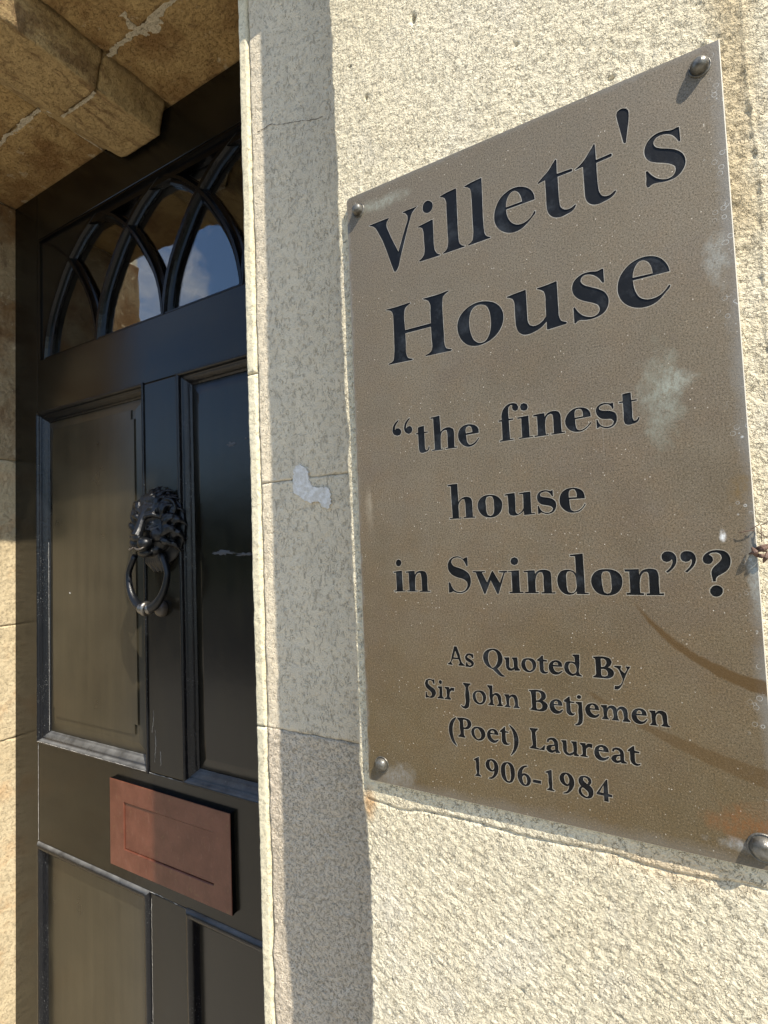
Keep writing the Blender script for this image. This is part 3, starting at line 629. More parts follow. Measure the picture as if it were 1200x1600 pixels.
for (a, b, n_) in (((px1 + 0.018, zP0 + 0.02), (px1 + 0.021, zP0 + 0.075), 0), ((px1 + 0.034, zP0 + 0.015), (px1 + 0.033, zP0 + 0.04), 0), ((px1 + 0.012, zP0 + 0.07), (px1 + 0.017, zP0 + 0.11), 0)):
    crack([a, ((a[0] + b[0]) / 2 + 0.002, (a[1] + b[1]) / 2), b], 0.0010, YD, 0.002)
# chips of flaked paint on the right panel
def chip(cx, cz, w_, h_, y, n=17):
    pts = []
    for t in range(n):
        a = 6.283 * t / n; r = random.uniform(0.25, 1.15); pts.append((cx + w_ * r * math.cos(a), cz + h_ * r * math.sin(a)))
    vs = [(p[0], y, p[1]) for p in pts] + [(cx, y - 0.0005, cz)]
    fs = [(i, (i + 1) % n, n) for i in range(n)]
    obj('paint_chip', mesh('paint_chip', vs, fs), M_chip, door)
s = NB('scuffed_paint'); M_chip = s.set(Base_Color=(0.040, 0.042, 0.046), Roughness=0.5)
chip(-1.045 * k_, H + 0.275 * k_, 0.011, 0.006, YD + 0.0088, 23); chip(-0.99 * k_, H + 0.285 * k_, 0.003, 0.003, YD + 0.0088)
chip(-1.08 * k_, H + 0.0 * k_ - 0.005, 0.03, 0.0045, YD + 0.0088, 31); chip(-1.00 * k_, H - 0.01 * k_ - 0.003, 0.028, 0.0035, YD + 0.0088, 31)
chip(-1.140 * k_, H + 0.10 * k_, 0.004, 0.045, YD + 0.0135, 27); chip(-1.143 * k_, H + 0.20 * k_, 0.0025, 0.03, YD + 0.0135, 23)
s = NB('white_fleck'); M_chip = s.set(Base_Color=(0.7, 0.7, 0.68), Roughness=0.6)
chip(-1.795 * k_, H - 0.123 * k_, 0.0016, 0.0022, YD + 0.0089, 6)

# ---- fanlight
zg0, zg1 = zF0, zF1; gx0, gx1 = -1.945 * k_, -0.672 * k_
dbox('fanlight_side', sx1 + g, gx0, zF0 + g, zF1 - g); dbox('fanlight_side', gx1, rx0 - g, zF0 + g, zF1 - g)
Bs = [-1.935, -1.625, -1.300, -0.985, -0.682]
Bs = [b * k_ for b in Bs]
ybar = YD + 0.010
def bar(path, w_, name='glazing_bar', mat=M_bar, y0=YD + 0.016, proud=0.016, label=None):
    # ridge-moulded bar swept along a path in the door plane
    n = len(path); vs = []; fs = []
    prof = [(-0.5, 0.0), (-0.5, 0.35), (-0.34, 0.45), (-0.22, 0.62), (-0.12, 0.95), (0.12, 0.95), (0.22, 0.62), (0.34, 0.45), (0.5, 0.35), (0.5, 0.0)]
    for i, p in enumerate(path):
        a = Vector(path[max(i - 1, 0)]); b = Vector(path[min(i + 1, n - 1)]); d = (b - a).normalized(); nn = Vector((-d.y, d.x))
        for (u, v) in prof: vs.append((p[0] + nn.x * u * w_, y0 - v * proud, p[1] + nn.y * u * w_))
    m = len(prof)
    for i in range(n - 1):
        for k in range(m - 1): a = i * m + k; fs.append((a, a + 1, a + m + 1, a + m))
    bm = bmesh.new(); bv = [bm.verts.new(v) for v in vs]
    for f in fs: bm.faces.new([bv[q] for q in f])
    return obj(name, bmm(name, bm, False), mat, door, label)
top = (zg1 - zg0)
def arcp(bi, sgn, omax):
    pts = []; s_ = (Bs[4] - Bs[0]) / 4
    for k in range(46):
        o_ = omax * (k / 45) ** 1.8
        z = float(np.interp(o_ / k_, [0, .004, .012, .025, .04, .06, .08, .12, .165, .225, .32, .345], [0, .04, .082, .125, .160, .195, .226, .283, .332, .382, .434, .447])) * k_
        if z > top: z = top
        pts.append((Bs[bi] + sgn * o_, zg0 + z))
        if z >= top: break
    return pts
for bi in range(5):
    for sgn in (1, -1):
        if (bi == 0 and sgn < 0) or (bi == 4 and sgn > 0): continue
        bar(arcp(bi, sgn, 0.36 * k_), 0.031 if sgn > 0 else 0.024, y0=YD + 0.018 + 0.0006 * (sgn > 0))
bar([(gx0, zg0 + 0.004), (gx1, zg0 + 0.004)], 0.012, 'fanlight_bead', proud=0.012)
bar([(gx0, zg1 - 0.006), (gx1, zg1 - 0.006)], 0.014, 'fanlight_bead', proud=0.019)
for sgn, b0, xe in ((1, 0, gx0 - 0.002), (-1, 4, gx1 + 0.002)):
    ap = arcp(b0, sgn, 0.36 * k_); ap = [(x - sgn * 0.004, z) for x, z in ap]
    P_ = ap + [(xe, ap[-1][1])]; bm = bmesh.new(); f_ = bm.faces.new([bm.verts.new((x, YD + 0.0035, z)) for x, z in P_])
    r_ = bmesh.ops.extrude_face_region(bm, geom=[f_]); bmesh.ops.translate(bm, vec=(0, 0.014, 0), verts=[e for e in r_['geom'] if isinstance(e, bmesh.types.BMVert)])
    obj('spandrel', bmm('spandrel', bm), M_door, door)
box('fanlight_head', M_bar, door, gx0, gx1, YD + 0.004, YD + 0.018, zg1 - 0.024, zg1 - 0.0005)
box('glass_pane', M_glass, door, gx0, gx1, YD + 0.019, YD + 0.022, zg0, zg1)
box('dark_lining', M_dark, door, XL, XR, YD + 0.9, YD + 0.92, 0.1, ZS)
box('dark_lining', M_dark, door, XL - 0.02, XL, YD + 0.09, YD + 0.92, 0.1, ZS); box('dark_lining', M_dark, door, XR, XR + 0.02, YD + 0.09, YD + 0.92, 0.1, ZS)
box('dark_lining', M_dark, door, XL, XR, YD + 0.09, YD + 0.92, ZS, ZS + 0.02); box('dark_lining', M_dark, door, XL, XR, YD + 0.09, YD + 0.92, 0.08, 0.1)

# ---- letter plate
def letter_plate():
    t = 0.0090; yf = YD - t; f = yf
    x0, x1, z0, z1 = -1.5675 * f, -1.0650 * f, H - 0.9195 * f, H - 0.670 * f
    ix0, ix1, iz0, iz1 = -1.500 * f, -1.130 * f, H - 0.8625 * f, H - 0.7300 * f
    lp = boxm('letter_plate', x0 + 0.0004, x1 - 0.0004, yf + 0.0046, YD, z0 + 0.0004, z1 - 0.0004, 0.0004)
    o = obj('letter_plate', lp, M_bar, door, 'copper brown painted letter plate, left third in sun')
    bm = bmesh.new()
    R_ = [(x0, z0, x1, z1, yf + 0.0048), (x0, z0, x1, z1, yf + 0.0008), (x0 + 0.0006, z0 + 0.0006, x1 - 0.0006, z1 - 0.0006, yf), (ix0 - 0.0012, iz0 - 0.0012, ix1 + 0.0012, iz1 + 0.0012, yf), (ix0, iz0, ix1, iz1, yf + 0.0012), (ix0, iz0, ix1, iz1, yf + 0.0034)]
    rows = [[bm.verts.new(p) for p in ((a, y, b), (c_, y, b), (c_, y, d), (a, y, d))] for a, b, c_, d, y in R_]
    for r0, r1 in zip(rows[:-1], rows[1:]):
        for k in range(4): bm.faces.new([r0[k], r0[(k + 1) % 4], r1[(k + 1) % 4], r1[k]]).material_index = 1 if r0 is rows[0] else 0
    obj('rim', bmm('rim', bm), [M_copper, M_bar], o)
    fl = obj('flap', boxm('flap', ix0 + 0.0009, ix1 - 0.0009, yf + 0.0022, yf + 0.0044, iz0 + 0.0009, iz1 - 0.0009, 0.0005), M_copper, o, 'inset letter flap')
letter_plate()

# ---- lion knocker
def tube_bm(bm, pts, radii, seg=8, flat=1.0):
    rings = []; n = len(pts)
    for i, p in enumerate(pts):
        p = Vector(p); a = Vector(pts[max(i - 1, 0)]); b = Vector(pts[min(i + 1, n - 1)]); d = (b - a).normalized()
        u = d.orthogonal().normalized() if i == 0 else (u - d * u.dot(d)).normalized(); v = d.cross(u)
        rings.append([bm.verts.new(p + (u * math.cos(6.2832 * k / seg) + v * math.sin(6.2832 * k / seg) * flat) * radii[i]) for k in range(seg)])
    for r0, r1 in zip(rings[:-1], rings[1:]):
        for k in range(seg): bm.faces.new([r0[k], r0[(k + 1) % seg], r1[(k + 1) % seg], r1[k]])
    bm.faces.new(rings[0][::-1]); bm.faces.new(rings[-1])
def ell(bm, c, r, rot=None, sub=3):
    m = Matrix.Translation(c) @ (rot if rot else Matrix.Identity(4)) @ Matrix.Diagonal((*r, 1)); bmesh.ops.create_icosphere(bm, subdivisions=sub, radius=1.0, matrix=m)
def lion():
    bm = bmesh.new(); rl = random.Random(11)
    E = lambda c, r, rot=None: ell(bm, c, r, rot)
    # axes: x = right, y = up, z = out of the door, centimetres
    E((0, 0.6, 0.2), (6.4, 6.8, 1.1)); E((0, 0.8, 1.2), (4.6, 5.0, 2.6)); E((0, 2.6, 2.5), (2.9, 2.5, 1.7))
    tube_bm(bm, [(0, 3.0, 3.4), (0, 1.8, 4.1), (0, 0.2, 4.7), (0, -1.0, 5.3)], [0.9, 0.78, 0.85, 1.05], 10)
    E((0, -1.15, 5.35), (1.15, 0.62, 0.55)); 
    for s_ in (1, -1):
        E((s_ * 1.05, -2.15, 4.45), (1.35, 1.1, 1.15)); E((s_ * 2.5, -0.7, 2.9), (1.35, 1.25, 1.15)); E((s_ * 3.1, 0.2, 2.2), (1.3, 1.2, 1.0))
        tube_bm(bm, [(s_ * 0.55, 1.9, 4.0), (s_ * 1.3, 2.55, 4.15), (s_ * 2.4, 2.75, 3.75), (s_ * 3.4, 2.2, 2.9)], [0.35, 0.5, 0.5, 0.25])
        tube_bm(bm, [(s_ * 0.7, 3.2, 3.9), (s_ * 1.5, 3.9, 3.7), (s_ * 2.6, 4.0, 3.0)], [0.25, 0.36, 0.2])
        E((s_ * 1.65, 1.25, 3.35), (0.62, 0.45, 0.45))
        tube_bm(bm, [(s_ * 0.95, 0.85, 3.75), (s_ * 1.6, 0.65, 3.75), (s_ * 2.5, 1.1, 3.25)], [0.16, 0.2, 0.14])
        tube_bm(bm, [(s_ * 1.0, 0.2, 4.0), (s_ * 2.0, 0.1, 3.75), (s_ * 3.2, 0.8, 2.9)], [0.25, 0.42, 0.2])
        # rounded ear: rim tube with hollow
        er = []
        for k in range(12):
            t = -0.6 + k * 0.40; er.append((s_ * (4.3 + 1.35 * math.cos(t)), 3.7 + 1.6 * math.sin(t), 2.2 - 0.5 * math.cos(t)))
        tube_bm(bm, er, [0.32] * 12); E((s_ * 4.2, 3.6, 1.3), (1.0, 1.2, 0.5))
        # whisker folds on the muzzle
        for q in range(3): tube_bm(bm, [(s_ * 1.2, -1.7 - 0.4 * q, 5.35 - 0.15 * q), (s_ * 2.1, -1.75 - 0.45 * q, 4.6 - 0.1 * q)], [0.10, 0.05], 6)
    E((0, -3.75, 3.5), (1.5, 0.85, 1.15)); E((0, -3.3, 2.2), (2.3, 1.2, 1.4))
    tube_bm(bm, [(-1.5, -3.05, 4.2), (-0.6, -3.2, 4.9), (0.6, -3.2, 4.9), (1.5, -3.05, 4.2)], [0.22, 0.3, 0.3, 0.22])
    # mane: three whorls of curling locks
    for lay, (r0, r1, zz, n, rad) in enumerate(((3.6, 6.6, 2.6, 22, 0.62), (4.6, 7.2, 1.5, 26, 0.62), (2.6, 5.4, 3.2, 12, 0.5))):
        for k in range(n):
            a = R(-38) + (math.pi + R(76)) * (k + rl.uniform(-.25, .25)) / (n - 1)
            if lay == 2 and not (0.45 < a < 2.7): continue
            cw = 0.38 * (1 if a < math.pi / 2 else -1) * (1 if k % 2 else 0.5); P = []; rr = []
            for j in range(7):
                t = j / 6; r = r0 + (r1 - r0) * t * rl.uniform(0.96, 1.04); aa = a + cw * math.sin(t * 2.6) - (0.1 if a < 1.57 else -0.1) * t
                P.append((r * math.cos(aa), 0.6 + r * math.sin(aa) * 1.02, zz * (1 - 0.65 * t * t) + 0.35 * math.sin(t * 3.1))); rr.append(rad * (0.55 + 0.75 * math.sin(min(1, t * 1.15) * math.pi) ** 0.8) * (1 - 0.75 * t ** 3))
            tube_bm(bm, P, rr, 7, 0.85)
    for k in range(7):   # beard tuft under the jaw
        x = (k - 3) * 0.55; tube_bm(bm, [(x * 0.8, -4.0, 1.9), (x * 1.1, -5.4, 1.6), (x * 0.9 + 0.2, -6.6 - 0.4 * (k % 2), 0.9), (x * 0.6, -7.4, 0.3)], [0.5, 0.55, 0.4, 0.1], 7)
    me = bpy.data.meshes.new('tmp'); bm.to_mesh(me); bm.free()
    t = bpy.data.objects.new('tmp', me); COL.objects.link(t)
    rm = t.modifiers.new('r', 'REMESH'); rm.mode = 'VOXEL'; rm.voxel_size = 0.105; sm = t.modifiers.new('s', 'SMOOTH'); sm.iterations = 2; sm.factor = 0.5
    dg = bpy.context.evaluated_depsgraph_get(); out = bpy.data.meshes.new_from_object(t.evaluated_get(dg)); bpy.data.objects.remove(t)
    co = np.empty(len(out.vertices) * 3, np.float32); out.vertices.foreach_get('co', co); co = co.reshape(-1, 3) * 0.0100
    kx, kz = XC, H + 0.062 * 0.6
    new = np.stack([kx + co[:, 0], YD - co[:, 2] * 0.98, kz + co[:, 1]], -1); out.vertices.foreach_set('co', new.reshape(-1)); out.flip_normals()
    out.polygons.foreach_set('use_smooth', [True] * len(out.polygons)); out.update()
    return out, kx, kz
lm, KX, KZ = lion()
M_iron_ = M_iron
kn = obj('door_knocker', lm, M_iron, door, 'black iron lion mask knocker with a ring in its jaws')
lm.flip_normals() if lm.polygons[0].normal.length == 0 else None
# ring
def ring_mesh():
    bm = bmesh.new(); P = []; rr = []
    yq = YD - 0.031
    for k in range(41):
        t = k / 40 * math.pi * 2; a = -math.pi / 2 + t
        if k == 40: break
    pts = []
    for k in range(33):
        a = R(152) + R(236) * k / 32        # from upper left, round the bottom, to upper right
        x = 0.052 * math.cos(a); z = 0.062 * math.sin(a)
        if z > 0: x *= (1 - z * 7.5)
        pts.append((KX + x, yq + 0.004 * (z / 0.06), KZ - 0.071 + z)); rr.append(0.0052 + 0.0036 * math.exp(-((a - R(270)) / 0.9) ** 2))
    tube_bm(bm, pts, rr, 14); return bmm('ring', bm, True), yq
rm_, yq = ring_mesh()
rg = obj('ring', rm_, M_iron, kn)
bm = bmesh.new()
zc_ = KZ - 0.133
for dx, r in ((-0.0105, 0.0098), (0.0, 0.0130), (0.0105, 0.0098)):
    bmesh.ops.create_uvsphere(bm, u_segments=28, v_segments=14, radius=1.0, matrix=Matrix.Translation((KX + dx, yq - 0.004, zc_)) @ Matrix.Diagonal((0.0062, r, r, 1)))
obj('ring_collar', bmm('ring_collar', bm, True), M_worn, kn, 'bright worn bands at the bottom of the knocker ring')
bm = bmesh.new(); bmesh.ops.create_uvsphere(bm, u_segments=24, v_segments=14, radius=1.0, matrix=Matrix.Translation((KX, YD - 0.004, zc_ - 0.004)) @ Matrix.Diagonal((0.013, 0.012, 0.014, 1)))
obj('striker_stud', bmm('striker_stud', bm, True), M_mouth, kn)
bm = bmesh.new()
for s_ in (-1, 1): tube_bm(bm, [(KX + s_ * 0.0185, YD - 0.0465, KZ - 0.026), (KX + s_ * 0.0150, YD - 0.0545, KZ - 0.031), (KX + s_ * 0.008, YD - 0.0565, KZ - 0.0315), (KX + s_ * 0.0015, YD - 0.0572, KZ - 0.028)], [0.0012, 0.0017, 0.0017, 0.0012], 8)
obj('worn_lip', bmm('worn_lip', bm, True), M_mouth, kn)

